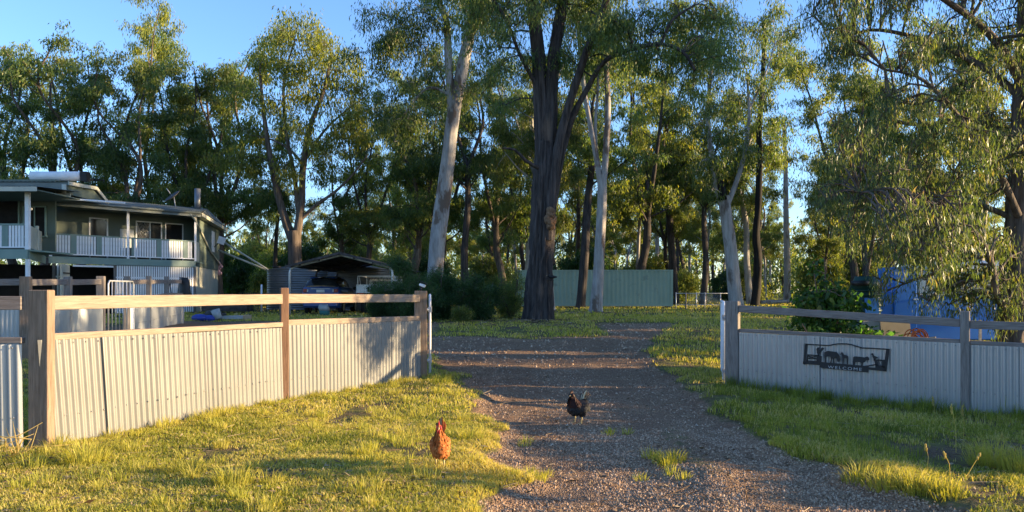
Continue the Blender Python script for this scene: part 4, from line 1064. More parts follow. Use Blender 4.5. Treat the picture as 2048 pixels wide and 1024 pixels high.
mb = MB(); ga, gb = np.array(YP[3]) + (.12, .1), np.array(YP[3]) + (.15, 1.25); zz = g1(*YP[3]) + .05
G = lambda t, z: tuple(ga + (gb - ga) * t) + (zz + z,)
mb.tube([G(0, 0), G(0, 1.3), G(.05, 1.38), G(.95, 1.38), G(1, 1.3), G(1, 0), G(0, 0)], .02, 7); mb.build('gate_frame', M['galv'], tg)
for k in range(1, 7):
    mb = MB(); mb.tube([G(k / 7, 0), G(k / 7, 1.38)], .011, 6); mb.build('bar', M['galv'], tg)

# far paddock fence with pipe gates
pf = thing('paddock_fence', 'pipe and mesh fence with gates right of the container', 'fence', (X(1400, 47), 47, .5))
for px in (1352, 1372, 1393, 1410, 1441, 1475):
    mb = MB(); x = X(px, 47); mb.tube([(x, 47, .3), (x, 47, 1.5)], .045 if px == 1372 else .03, 6); mb.build('post', M['galv'] if px != 1372 else M['grey_wood'], pf)
for z in (1.45, .75): MB().tube([(X(1352, 47), 47, z), (X(1475, 47), 47, z)], .022, 6).build('rail', M['galv'], pf)
mb = MB()
for px in range(1378, 1440, 4): mb.tube([(X(px, 47), 47, .6), (X(px, 47), 47, 1.45)], .008, 4)
mb.build('mesh_wires', M['galv'], pf, kind='stuff')
for k, (px, d, l) in enumerate(((1560, 64, 3.), (1585, 70, 2.4), (1540, 66, 2.2))):
    mb = MB(); x = X(px, d); z = g1(x, d); mb.tube([(x - l / 2, d, z + .15), (x, d + .3, z + .22), (x + l / 2, d + .1, z + .3)], [.16, .14, .08], 8)
    tag(mb.build('fallen_log', M['grey_bark']), ('long grey fallen log in the sunny clearing', 'short fallen log beyond the straight grey trunk', 'thin fallen log behind the burnt trunk')[k], 'log', 'fallen logs in the clearing')
# ------------------------------------------------------------------ house
A0 = np.array([-19.7, 33.]); e1 = np.array([.636, .772]); e2 = np.array([-.232, .973])
def Hp(s, t, z): q = A0 + e1 * s + e2 * t; return (q[0], q[1], z)
house = thing('house', 'high-set green weatherboard house with white slatted verandah rails', 'house', (-19, 36, .5))
def hbox(mb, s0, s1, t0, t1, z0, z1): return mb.hexa([Hp(s0, t0, z0), Hp(s1, t0, z0), Hp(s1, t1, z0), Hp(s0, t1, z0), Hp(s0, t0, z1), Hp(s1, t0, z1), Hp(s1, t1, z1), Hp(s0, t1, z1)])
def hpart(name, mat, *b, parent=None, bevel=0):
    mb = MB()
    for q in b: hbox(mb, *q)
    return mb.build(name, M[mat], parent or house, bevel)
LN = 6.5; FL, EV, DP = 3.05, 5.28, 2.4
hpart('verandah_floor', 'trim_green', (-.05, LN + .05, 0, DP, FL - .06, FL))
hpart('floor_fascia', 'trim_green', (-.05, LN + .02, -.05, 0, FL - .30, FL - .02))
# back wall with openings built as frames standing proud of it
w = hpart('wall', 'house_green', (-2.6, LN, DP, DP + .12, FL, EV + .1))
for k in range(14):
    hpart('weatherboard', 'house_green', (0., LN - .02, DP - .022 - .006 * (k % 2), DP, FL + .02 + k * .155, FL + .16 + k * .155))
def opening(name, s0, s1, z0, z1, fill, split=None):
    f = hpart(name, 'white_paint', (s0, s0 + .06, DP - .07, DP - .03, z0, z1), (s1 - .06, s1, DP - .07, DP - .03, z0, z1), (s0 + .06, s1 - .06, DP - .07, DP - .03, z1 - .06, z1), (s0 + .06, s1 - .06, DP - .07, DP - .03, z0, z0 + .05))
    hpart('pane', fill, (s0 + .06, s1 - .06, DP - .05, DP - .04, z0 + .05, z1 - .06), parent=f)
    if split: hpart('mullion', 'white_paint', (split - .025, split + .025, DP - .075, DP - .051, z0 + .05, z1 - .06), parent=f)
    return f
opening('sliding_door', 3.05, 4.35, FL, FL + 1.95, 'glass', 3.75)
opening('door', .9, 1.75, FL, FL + 1.95, 'glass')
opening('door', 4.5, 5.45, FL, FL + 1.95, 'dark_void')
mb = MB()
for k in range(9):
    for dx in (1, -1):
        s = 3.13 + .62 * (k / 9); s2 = min(max(s + .35 * dx, 3.12), 3.72)
        mb.tube([Hp(s, DP - .06, FL + .9), Hp(s2, DP - .06, FL + 1.85)], .006, 4)
mb.build('security_mesh', M['galv'], house, kind='stuff')
hpart('window_blind', 'curtain', (2.3, 2.95, DP - .06, DP - .03, FL + .6, FL + 1.5))
hpart('ceiling', 'house_green', (-.05, LN, 0, DP, EV + .02, EV + .06))
# end wall: individual lapped boards, base panel below
for k in range(17):
    z = FL - .25 + k * .15
    hpart('weatherboard', 'house_green', (LN - .10, LN + .012 + .012 * (k % 2), 1.0, 8.6, z, z + .147))
hpart('end_window', 'white_paint', (LN + .02, LN + .05, 5.4, 6.4, FL + .75, FL + 1.9))
hpart('base_panel', 'trim_cream', (LN - .10, LN - .02, .1, 8.6, .4, FL - .26))
hpart('inner_wall', 'house_green', (-.05, LN - .12, 8.4, 8.6, .4, EV))
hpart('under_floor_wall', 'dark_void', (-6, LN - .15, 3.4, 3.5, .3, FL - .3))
# posts, rails, balusters
for s in (0., 3.25, LN): hpart('verandah_post', 'white_paint', (s - .05, s + .05, .0, .10, FL, EV))
hpart('handrail', 'trim_green', (.06, 3.2, .01, .08, FL + .93, FL + .99), (3.3, LN - .06, .01, .08, FL + .93, FL + .99))
hpart('bottom_rail', 'white_paint', (.06, 3.2, .02, .07, FL + .08, FL + .13), (3.3, LN - .06, .02, .07, FL + .08, FL + .13))
mb = MB(); hbox(mb, 0, .085, .03, .055, FL + .10, FL + .93); bal = mb.mesh('baluster'); first = True
green = {6, 7, 15, 16, 27, 28, 38, 39, 49, 50}
for k in range(54):
    s = .10 + k * .118
    if abs(s - 3.25) < .12 or s > LN - .15: continue
    if k in green:
        if k - 1 not in green or k in (7, 16, 28, 39, 50):
            pass
        hpart('infill_panel', 'trim_green', (s, s + .11, .035, .05, FL + .13, FL + .93)); continue
    o = link('baluster', bal, M['white_paint'], house); o.matrix_parent_inverse = Matrix.Translation(Vector((e1[0] * s, e1[1] * s, 0)) - Vector(house.location))
hpart('side_rail_panel', 'trim_cream', (LN + .0, LN + .04, .12, 1.0, FL + .0, FL + .95))
# gutter, roof
mb = MB(); mb.tube([Hp(-.35, -.42, EV + .10), Hp(LN + .35, -.42, EV + .10)], .075, 8); mb.build('gutter', M['roof_steel'], house)
hpart('roof_fascia', 'roof_steel', (-.35, LN + .35, -.40, -.36, EV - .08, EV + .16))
def roof_sheet(name, P, mat='roof_steel', n=60, amp=.015):
    """ribbed sheet over four corners: eave left, eave right, ridge right, ridge left"""
    a, b, c, dd = [np.array(q, float) for q in P]; t = np.linspace(0, 1, n * 4 + 1); w = amp * np.where((np.arange(n * 4 + 1) % 4) < 2, 0, 1)
    E = a + np.outer(t, b - a); Rg = dd + np.outer(t, c - dd); E[:, 2] += w; Rg[:, 2] += w
    k = len(t); i = np.arange(k - 1)[:, None]
    return link(name, np_mesh(name, np.vstack([E, Rg]), [i + np.array([[0, 1, k + 1, k]])]), M[mat], house)
roof_sheet('roof', (Hp(-.35, -.45, EV + .17), Hp(LN + .4, -.45, EV + .17), Hp(LN - .1, 4.4, EV + .78), Hp(-.35, 4.4, EV + .78)))
roof_sheet('roof', (Hp(LN + .45, -.4, EV + .16), Hp(LN + .45, 9.2, EV + .16), Hp(LN - .1, 4.6, EV + .78), Hp(LN - .12, 4.4, EV + .78)))
roof_sheet('roof', (Hp(-.35, 9.2, EV + .16), Hp(LN + .4, 9.2, EV + .16), Hp(LN - .1, 4.6, EV + .78), Hp(-.35, 4.6, EV + .78)))
hpart('roof_fascia', 'trim_cream', (LN + .40, LN + .44, -.36, 9.2, EV - .04, EV + .14))
hpart('eave_lining', 'trim_cream', (LN, LN + .40, -.30, 9.0, EV - .03, EV - .01))
# downpipe across the end wall
mb = MB(); mb.tube([Hp(LN - .2, -.42, EV + .05), Hp(LN + .02, -.1, EV - .25), Hp(LN + .1, .6, EV - .55), Hp(LN + .1, 4.2, FL + .75), Hp(LN + .12, 8.2, FL + .1)], .045, 8); mb.build('downpipe', M['trim_cream'], house)
# slats below the verandah
mb = MB(); hbox(mb, 0, .07, .02, .045, .55, FL - .32); slat = mb.mesh('slat')
for k in range(40):
    s = -.1 + k * .105
    s = (.25 + k * .11) if k < 4 else (2.75 + (k - 4) * .105)
    if s > LN - .1: break
    o = link('slat', slat, M['white_paint'], house); o.matrix_parent_inverse = Matrix.Translation(Vector((e1[0] * s, e1[1] * s, 0)) - Vector(house.location))
hpart('slat_rail', 'white_paint', (2.7, LN - .1, .05, .09, 2.15, 2.22), (.2, .75, .05, .09, 2.15, 2.22))
for s in (.1, 2.65, LN - .06): hpart('stump', 'grey_wood', (s - .06, s + .06, .1, .2, .2, FL - .3))
hpart('opening_head', 'white_paint', (.9, 2.6, .0, .05, FL - .42, FL - .34))
# slatted door of the under-floor store standing open
o = hpart('store_door', 'trim_cream', (.72, .78, -1.1, -.02, .5, FL - .36)); o['label'] = 'pale boarded door standing open below the verandah'
hpart('hinge_strap', 'black_plastic', (.785, .80, -.9, -.05, FL - .75, FL - .69), parent=o)

# front wing at the left
P0 = np.array([-18.2, 29.])
def Wp(s, t, z): return (P0[0] - s, P0[1] + t, z)
def wbox(mb, s0, s1, t0, t1, z0, z1): return mb.hexa([Wp(s1, t0, z0), Wp(s0, t0, z0), Wp(s0, t1, z0), Wp(s1, t1, z0), Wp(s1, t0, z1), Wp(s0, t0, z1), Wp(s0, t1, z1), Wp(s1, t1, z1)])
def wpart(name, mat, *b, parent=None):
    mb = MB()
    for q in b: wbox(mb, *q)
    return mb.build(name, M[mat], parent or house)
FW, EW = 3.12, 5.28
wpart('verandah_floor', 'trim_green', (-.05, 4.5, 0, 3., FW - .06, FW)); wpart('floor_fascia', 'trim_green', (-.05, 4.5, -.05, 0, FW - .36, FW - .02))
for s in (.0,): wpart('verandah_post', 'white_paint', (s - .07, s + .07, .0, .14, FW, EW), (s - .06, s + .06, .02, .14, .3, FW - .37))
wpart('handrail', 'trim_green', (.09, 4.5, .02, .10, FW + .90, FW + .97)); wpart('bottom_rail', 'white_paint', (.09, 4.5, .03, .09, FW + .06, FW + .11))
mb = MB(); wbox(mb, 0, .085, .04, .065, FW + .1, FW + .90); bal2 = mb.mesh('baluster')
for k in range(30):
    if k in (5, 6): wpart('infill_panel', 'trim_green', (.14 + k * .118, .25 + k * .118, .045, .06, FW + .11, FW + .9)); continue
    o = link('baluster', bal2, M['white_paint'], house); o.matrix_parent_inverse = Matrix.Translation(Vector((-.14 - k * .118, 0, 0)) - Vector(house.location))
wpart('wall', 'house_green', (.7, 2.2, 3.0, 3.1, FW, EW + .9), (2.2, 4.6, 3.0, 3.1, FW, FW + .75), (2.2, 4.6, 3.0, 3.1, FW + 2.2, EW + .9), (4.0, 4.6, 3.0, 3.1, FW + .75, FW + 2.2))
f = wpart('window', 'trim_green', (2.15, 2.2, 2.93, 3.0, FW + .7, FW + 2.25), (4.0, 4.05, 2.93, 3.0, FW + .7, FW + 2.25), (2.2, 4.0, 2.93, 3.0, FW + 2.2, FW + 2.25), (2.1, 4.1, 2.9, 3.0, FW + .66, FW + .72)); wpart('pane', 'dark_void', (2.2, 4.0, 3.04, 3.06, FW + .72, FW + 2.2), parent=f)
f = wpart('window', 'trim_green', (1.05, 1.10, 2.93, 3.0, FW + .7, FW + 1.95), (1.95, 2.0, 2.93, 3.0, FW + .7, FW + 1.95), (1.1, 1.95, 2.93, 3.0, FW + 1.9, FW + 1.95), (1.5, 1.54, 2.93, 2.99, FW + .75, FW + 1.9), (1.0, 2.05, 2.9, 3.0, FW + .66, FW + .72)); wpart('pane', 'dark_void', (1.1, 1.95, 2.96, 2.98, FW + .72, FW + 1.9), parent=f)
mb = MB(); mb.ball(Wp(1.2, 2.2, FW + 1.75), .06, 8, 6); mb.build('porch_lamp', M['white_paint'], house)
# side rail of boards between the wing and the long verandah
a, b = np.array(Wp(-.0, .1, 0))[:2], np.array(Hp(-.2, .02, 0))[:2]
for k in range(8):
    p0, p1 = a + (b - a) * (k / 8 + .006), a + (b - a) * ((k + 1) / 8 - .006); mb = MB()
    z = FW + (FL - FW) * k / 8
    mb.beam((*((p0 + p1) / 2), z + .08), (*((p0 + p1) / 2), z + .93), np.linalg.norm(p1 - p0), .03, (b[1] - a[1], -(b[0] - a[0]), 0)); mb.build('rail_board', M['trim_cream'], house)
for t in (.45, .8):
    q = a + (b - a) * t; MB().box((q[0] + .03, q[1], FL + .55), (.09, .09, 1.1)).build('rail_post', M['trim_cream'], house)
mb = MB(); mb.beam((*a, FW - .19), (*b, FL - .17), .05, .32); mb.build('floor_fascia', M['trim_green'], house)
mb = MB(); mb.hexa([(*a, FW - .05), (*b, FL - .05), (b[0] - 3, b[1], FL - .05), (a[0] - 3, a[1], FW - .05), (*a, FW), (*b, FL), (b[0] - 3, b[1], FL), (a[0] - 3, a[1], FW)]); mb.build('landing', M['trim_green'], house)
# wing roofs
roof_sheet('roof', (Wp(5, -.6, EW + .12), Wp(-.75, -.6, EW + .12), Wp(-.75, 2.4, EW + .30), Wp(5, 2.4, EW + .30)), n=30)
wpart('roof_fascia', 'trim_cream', (-.75, 5, -.62, -.58, EW - .06, EW + .11)); wpart('ceiling', 'house_green', (-.7, 5, -.5, 2.9, EW - .02, EW + .02))
wpart('roof_fascia', 'roof_steel', (-.35, 5, 2.05, 2.10, EW + .38, EW + .64)); wpart('roof_fascia', 'trim_cream', (-.55, .3, 1.9, 1.94, EW - .0, EW + .2))
mb = MB(); mb.prism([(2.12, EW + .17), (4.9, EW + .17), (4.9, EW + .22), (4.1, EW + .60), (2.12, EW + .58)], .05, lambda u, v, w: Wp(-.26 - w, u, v)); mb.build('gable_end', M['house_green'], house)
roof_sheet('roof', (Wp(5, 2.0, EW + .66), Wp(-.4, 2.0, EW + .66), Wp(-.4, 4.1, EW + .74), Wp(5, 4.1, EW + .74)), n=30)
roof_sheet('roof', (Wp(5, 5.1, EW + .20), Wp(-.4, 5.1, EW + .20), Wp(-.4, 4.1, EW + .74), Wp(5, 4.1, EW + .74)), n=30)
mb = MB(); mb.beam(Wp(-.42, 2.0, EW + .60), Wp(-.42, 4.12, EW + .68), .04, .14); mb.build('barge_board', M['trim_cream'], house)
mb = MB(); mb.beam(Wp(-.42, 4.12, EW + .68), Wp(-.42, 5.1, EW + .16), .04, .14); mb.build('barge_board', M['trim_cream'], house)
mb = MB(); mb.tube([Wp(-.25, 2.0, EW + .55), Wp(-.25, 2.0, EW - .05)], .09, 8); mb.build('downpipe', M['trim_cream'], house)
mb = MB(); mb.tube([Wp(-.3, 2.0, EW - .02), Wp(-1.9, 3.6, EW - .02)], .0 + .05, 6); mb.build('gutter', M['white_paint'], house)
q = Hp(6.1, 3.0, 0)
mb = MB(); mb.tube([(q[0], q[1], EV + .3), (q[0], q[1], 6.95)], .16, 12); mb.build('flue', M['tank'], house)
sh = thing('solar_heater', 'long white solar water heater on the upper roof', 'water heater', Wp(2, 3.4, EW + .85))
mb = MB(); mb.tube([Wp(-.05, 3.6, EW + 1.12), Wp(2.05, 3.6, EW + 1.12)], .20, 14); mb.build('tank_shell', M['white_paint'], sh)
mb = MB(); wbox(mb, -.35, -.08, 3.45, 3.75, EW + .9, EW + 1.30); mb.build('end_cover', M['black_plastic'], sh)
mb = MB(); mb.hexa([Wp(2.0, 3.95, EW + 1.0), Wp(0, 3.95, EW + 1.0), Wp(0, 5.6, EW + 1.2), Wp(2, 5.6, EW + 1.2), Wp(2.0, 3.95, EW + 1.08), Wp(0, 3.95, EW + 1.08), Wp(0, 5.6, EW + 1.28), Wp(2, 5.6, EW + 1.28)]); mb.build('collector_panel', M['glass'], sh)
# satellite dish
c = np.array(PT(346, 394, 38.5)); ds = thing('satellite_dish', 'dark satellite dish on the verandah roof', 'satellite dish', (c[0], c[1], EV + .5))
mb = MB(); vs = [(0, 0, 0)]; fs = []
for i in range(1, 5):
    for j in range(20):
        r_ = .42 * i / 4; th = j * 6.283 / 20; vs.append((r_ * math.cos(th), r_ * math.sin(th), .45 * r_ * r_))
fs += [(0, 1 + j, 1 + (j + 1) % 20) for j in range(20)]
for i in range(3):
    for j in range(20): p = 1 + i * 20; fs.append((p + j, p + 20 + j, p + 20 + (j + 1) % 20, p + (j + 1) % 20))
rot = Matrix.Rotation(R(-32), 3, 'Y') @ Matrix.Rotation(R(28), 3, 'X')
mb.add([tuple(rot @ Vector(v) + Vector(c)) for v in vs], fs, True); o = mb.build('dish', M['junk_dark'], ds); md = o.modifiers.new('thickness', 'SOLIDIFY'); md.thickness = .02
mb = MB(); mb.tube([(c[0], c[1] + .1, c[2]), (c[0] + .05, c[1] + .2, EV + .4)], .03, 8); mb.build('mast', M['galv'], ds)
MB().tube([tuple(c), tuple(rot @ Vector((0, .1, .5)) + Vector(c))], .015, 6).build('feed_arm', M['galv'], ds)
# antenna box and pipes to the tanks
c = PT(443, 481, 44); an = thing('antenna_panel', 'square white antenna bracketed off the house end wall', 'antenna', c)
MB().box(c, (.42, .06, .42), M=Matrix.Rotation(R(18), 3, 'Y')).build('panel', M['white_paint'], an, .01)
MB().tube([c, (c[0] - .6, c[1] + .1, c[2] - .5)], .025, 6).build('bracket', M['black_plastic'], an)
wp = thing('water_pipes', 'pair of pale pipes sloping from the house to the water tanks', 'pipes', PT(485, 510, 44))
for a, b in ((PT(447, 484, 45), PT(537, 540, 45)), (PT(436, 500, 45), PT(536, 541, 45.2))):
    MB().tube([a, b], .055, 8).build('pipe', M['trim_cream'], wp)
p_ = thing('potted_flowers', 'pale pink flowering plant at the far end of the house wall', 'plant', PT(435, 535, 46))
mb = MB()
for k in range(40): q = PT(436 + random.gauss(0, 2.5), 535 + random.gauss(0, 7), 46); mb.ball(q, .10, 5, 4)
mb.build('flowers', M['pink'], p_, kind='stuff')
mb = MB(); mb.tube([(X(436, 46), 46, .4), PT(436, 548, 46)], .05, 6); mb.build('stem', M['brown_bark'], p_)

# ------------------------------------------------------------------ carport, tanks, container
cp = thing('carport', 'open gabled carport with a dark roof beside the water tanks', 'carport', (X(690, 36), 36, .5))
cy0, cy1 = 33.5, 42.5; x0, x1 = X(586, 34), X(788, 34); xm = (x0 + x1) / 2; ze, zr = 2.62, 3.12
def arch(y, r_, name='frame_arch'):
    mb = MB(); mb.tube([(x0, y, .3), (x0, y, ze - .25), (x0 + .05, y, ze - .1), (x0 + .2, y, ze), (xm, y, zr), (x1 - .2, y, ze), (x1 - .05, y, ze - .1), (x1, y, ze - .25), (x1, y, .3)], r_, 8); mb.build(name, M['galv' if y == cy0 else 'junk_dark'], cp)
for y in (cy0, (cy0 + cy1) / 2, cy1): arch(y, .055)
for a, b in (((x0 - .12, ze - .02), (xm, zr + .08)), ((xm, zr + .08), (x1 + .12, ze - .02))):
    V, q = corr((0, 0), (cy1 - cy0 + .6, 0), (0, 0), (1, 1), pitch=.19, amp=.018)
    W_ = np.zeros_like(V); t = V[:, 2]; W_[:, 0] = a[0] + (b[0] - a[0]) * t; W_[:, 1] = cy0 - .3 + V[:, 0]; W_[:, 2] = a[1] + (b[1] - a[1]) * t + V[:, 1] + .02
    o = link('roof', np_mesh('roof', W_, [q]), M['junk_dark'], cp)
    MB().beam((a[0], cy0 - .32, a[1] - .0), (b[0], cy0 - .32, b[1] - .0), .03, .10).build('barge', M['junk_dark'], cp)
    for f_ in (.25, .6): MB().beam((a[0] + (b[0] - a[0]) * f_, cy0 - .2, a[1] + (b[1] - a[1]) * f_ - .06), (a[0] + (b[0] - a[0]) * f_, cy1, a[1] + (b[1] - a[1]) * f_ - .06), .06, .07).build('purlin', M['junk_dark'], cp)
def water_tank(px, d, rad, h, label, mat, grp, rings=17):
    x = X(px, d); z = g1(x, d); r = thing('water_tank', label, 'water tank', (x, d, z), grp)
    n = 48; k = rings * 4; zz = np.linspace(0, h, k + 1); rr = rad + .02 * np.sin(np.linspace(0, rings * 2 * np.pi, k + 1))
    th = np.arange(n) * 2 * np.pi / n
    V = np.stack([x + rr[:, None] * np.cos(th), d + rr[:, None] * np.sin(th), np.repeat((z + zz)[:, None], n, 1)], 2).reshape(-1, 3)
    i = np.arange(k)[:, None] * n; j = np.arange(n)[None]; q = np.stack([i + j, i + (j + 1) % n, i + n + (j + 1) % n, i + n + j], 2).reshape(-1, 4)
    link('tank_wall', np_mesh('tank_wall', V, [q], None, True), mat, r)
    mb = MB(); mb.tube([(x, d, z + h - .01), (x, d, z + h + .02)], rad + .04, n); mb.tube([(x, d, z + h + .02), (x, d, z + h + .32)], [rad + .03, .22], n); mb.build('tank_roof', mat, r)
    MB().tube([(x - rad * .55, d - rad * .5, z + h + .12), (x - rad * .55, d - rad * .5, z + h + .22)], .2, 12).build('inlet_strainer', M['black_plastic'], r)
GT_ = 'corrugated steel tanks behind the carport'
water_tank(597, 45, 1.75, 2.28, 'corrugated steel water tank fed by the sloping pipes', M['tank'], GT_)
water_tank(718, 44, 1.75, 2.3, 'corrugated steel water tank behind the white ute', M['tank'], GT_)
water_tank(1731, 17.2, .32, 1.62, 'dark green tank beside the blue van door', M['tank_green'], None, 14)

cn = thing('shipping_container', 'long pale green shipping container on blocks behind the trees', 'shipping container', (X(1200, 52), 52, .5))
ca, cb = np.array([X(1036, 52.4), 52.4]), np.array([X(1346, 51.5), 51.5]); ce = (cb - ca) / np.linalg.norm(cb - ca); cnn = np.array([-ce[1], ce[0]]); LC = np.linalg.norm(cb - ca); z0, z1 = .58, 3.02
def Cp(s, t, z): q = ca + ce * s + cnn * t; return (q[0], q[1], z)
n = int(LC / .28); prof = []
for k in range(n):
    s = k * LC / n; u = LC / n
    prof += [(s, 0), (s + u * .35, 0), (s + u * .5, .045), (s + u * .85, .045)]
prof.append((LC, 0))
V = [Cp(s, .03 + t, z0 + .16) for s, t in prof] + [Cp(s, .03 + t, z1 - .09) for s, t in prof]; k = len(prof); i = np.arange(k - 1)[:, None]
link('side_panel', np_mesh('side_panel', V, [i + np.array([[0, 1, k + 1, k]])]), M['container'], cn)
def cbox(name, s0, s1, t0, t1, za, zb, m='container'):
    mb = MB(); mb.hexa([Cp(s0, t0, za), Cp(s1, t0, za), Cp(s1, t1, za), Cp(s0, t1, za), Cp(s0, t0, zb), Cp(s1, t0, zb), Cp(s1, t1, zb), Cp(s0, t1, zb)]); return mb.build(name, M[m], cn)
cbox('bottom_rail', .16, LC - .16, 0, .1, z0, z0 + .17); cbox('top_rail', .16, LC - .16, 0.01, .1, z1 - .09, z1)
for s in (0, LC - .16):
    cbox('corner_post', s, s + .16, -.01, .15, z0 + .12, z1 - .12)
    for z in (z0, z1 - .12): cbox('corner_casting', s - .01, s + .17, -.015, .16, z, z + .12)
cbox('end_panel', LC - .08, LC - .03, .15, 2.43, z0, z1 - .02); cbox('end_panel', .03, .08, .15, 2.43, z0, z1 - .02); cbox('rear_panel', .1, LC - .1, 2.36, 2.42, z0, z1 - .02); cbox('roof', .1, LC - .1, .1, 2.36, z1 - .06, z1 - .01)
for s in (.3, LC / 2, LC - .5): cbox('support_block', s, s + .4, .1, .5, z0 - .35, z0, 'junk_dark')
# ------------------------------------------------------------------ vehicles
def loft(secs, name, mat, parent, smooth=True, bev=0.):
    """closed body from rings of points, one ring per station"""
    n = len(secs[0]); mb = MB(); vs = [p for s in secs for p in s]; fs = []
    for i in range(len(secs) - 1):
        for j in range(n): fs.append((i * n + j, i * n + (j + 1) % n, (i + 1) * n + (j + 1) % n, (i + 1) * n + j))
    mb.add(vs, fs, smooth); m = len(secs) - 1
    mb.f += [tuple(range(n))[::-1], tuple(m * n + j for j in range(n))]; mb.sm += [False, False]
    return mb.build(name, mat, parent, bev)
def wheel(parent, c, r, w):
    mb = MB(); mb.tube([(c[0] - w / 2, c[1], c[2]), (c[0] - w / 2 + .02, c[1], c[2]), (c[0] + w / 2 - .02, c[1], c[2]), (c[0] + w / 2, c[1], c[2])], [r * .93, r, r, r * .93], 24); t = mb.build('wheel', M['tyre'], parent)
    mb = MB(); mb.tube([(c[0] - w / 2 - .005, c[1], c[2]), (c[0] + w / 2 + .005, c[1], c[2])], r * .62, 16); mb.build('rim', M['rim'], t)
# dark blue wagon seen from behind
wx, wy = X(641, 36.2), 36.2; wz = g1(wx, wy + 2)
car = thing('parked_car', 'dark blue wagon parked nose-in under the carport', 'car', (wx, wy + 2.2, wz))
def ring(y, hw, z0, z1, tuck=.06, crown=.03):
    return [(wx - hw + tuck, y, wz + z0), (wx + hw - tuck, y, wz + z0), (wx + hw, y, wz + z0 + (z1 - z0) * .3), (wx + hw, y, wz + z0 + (z1 - z0) * .75), (wx + hw - tuck, y, wz + z1), (wx, y, wz + z1 + crown), (wx - hw + tuck, y, wz + z1), (wx - hw, y, wz + z0 + (z1 - z0) * .75), (wx - hw, y, wz + z0 + (z1 - z0) * .3)]
loft([ring(wy, .80, .36, 1.20), ring(wy + .07, .88, .30, 1.27), ring(wy + .5, .92, .28, 1.28), ring(wy + 2.4, .93, .28, 1.24), ring(wy + 3.4, .92, .29, 1.14), ring(wy + 4.2, .88, .32, 1.04), ring(wy + 4.6, .70, .38, .88)], 'body', M['car_blue'], car)
def cab(y, hb, ht, zb, zt): return [(wx - hb, y, wz + zb), (wx + hb, y, wz + zb), (wx + (hb + ht) / 2 + .02, y, wz + (zb + zt) / 2), (wx + ht, y, wz + zt - .06), (wx + ht - .12, y, wz + zt), (wx, y, wz + zt + .035), (wx - ht + .12, y, wz + zt), (wx - ht, y, wz + zt - .06), (wx - (hb + ht) / 2 - .02, y, wz + (zb + zt) / 2)]
loft([cab(wy + .06, .84, .72, 1.22, 1.32), cab(wy + .22, .85, .66, 1.22, 1.56), cab(wy + .42, .86, .66, 1.22, 1.70), cab(wy + 1.4, .86, .67, 1.2, 1.76), cab(wy + 2.4, .86, .66, 1.22, 1.70), cab(wy + 3.3, .84, .6, 1.10, 1.17)], 'cabin', M['glass'], car)
mb = MB(); mb.hexa([(wx - .60, wy + .40, wz + 1.685), (wx + .60, wy + .40, wz + 1.685), (wx + .58, wy + 2.3, wz + 1.70), (wx - .58, wy + 2.3, wz + 1.70), (wx - .56, wy + .44, wz + 1.735), (wx + .56, wy + .44, wz + 1.735), (wx + .56, wy + 2.3, wz + 1.735), (wx - .56, wy + 2.3, wz + 1.735)]); mb.build('roof_panel', M['car_blue'], car, .01)
for s in (-1, 1):
    MB().box((wx + s * .72, wy + .02, wz + 1.10), (.20, .10, .17)).build('tail_light', M['red_lens'], car, .02)
    MB().box((wx + s * .60, wy + .005, wz + 1.10), (.06, .08, .12)).build('reverse_light', M['clear_lens'], car, .01)
    o = MB().box((wx + s * 1.03, wy + 3.0, wz + 1.22), (.22, .12, .17)).build('side_mirror', M['black_plastic'], car, .03)
    mb = MB(); mb.beam((wx + s * .60, wy + .5, wz + 1.76), (wx + s * .60, wy + 2.2, wz + 1.76), .04, .03); mb.build('roof_rail', M['black_plastic'], car)
    for yy in (.85, 3.6): wheel(car, (wx + s * .80, wy + yy, wz + .34), .34, .22)
MB().box((wx, wy - .01, wz + 1.08), (.38, .03, .13)).build('number_plate', M['plate'], car)
MB().box((wx, wy + .0, wz + 1.19), (.9, .04, .03)).build('tailgate_trim', M['rim'], car)
MB().box((wx, wy + .02, wz + .45), (1.6, .16, .18)).build('bumper', M['car_blue'], car, .03)

# white ute with a flat tray and headboard frame
ux, uy = X(752, 35.8), 35.8; uz = g1(ux, uy + 2)
ute = thing('parked_ute', 'white tray-back ute half hidden by the feathery shrub', 'ute', (ux, uy + 2.2, uz))
B = lambda name, c, s, m, bv=0., par=None: MB().box((ux + c[0], uy + c[1], uz + c[2]), s).build(name, M[m], par or ute, bv)
B('tray_floor', (0, 1.2, 1.02), (1.84, 2.4, .07), 'galv'); B('tailgate', (0, .02, 1.21), (1.80, .04, .32), 'white_paint', .008)
for s in (-1, 1):
    B('tray_side', (s * .90, 1.2, 1.21), (.04, 2.36, .32), 'white_paint', .008); B('tail_light', (s * .72, .0, .92), (.30, .05, .12), 'red_lens', .01); B('mudguard', (s * .72, 1.3, .62), (.30, .9, .06), 'black_plastic')
    for yy in (1.1, 3.7): wheel(ute, (ux + s * .74, uy + yy, uz + .36), .36, .24)
    B('latch', (s * .35, -.015, 1.14), (.08, .03, .22), 'black_plastic')
B('chassis', (0, 2.2, .72), (.8, 4.4, .16), 'black_plastic'); B('number_plate', (.2, -.01, .90), (.36, .02, .12), 'plate')
mb = MB()
for s in (-1, 1):
    mb.tube([(ux + s * .86, uy + .1, uz + 1.2), (ux + s * .86, uy + .1, uz + 1.76)], .025, 6); mb.tube([(ux + s * .86, uy + 2.3, uz + .9), (ux + s * .86, uy + 2.3, uz + 1.76)], .025, 6)
    mb.tube([(ux + s * .86, uy + .1, uz + 1.76), (ux + s * .86, uy + 2.3, uz + 1.76)], .025, 6); mb.tube([(ux + s * .86, uy + .9, uz + 1.2), (ux + s * .86, uy + .4, uz + 1.76)], .018, 6)
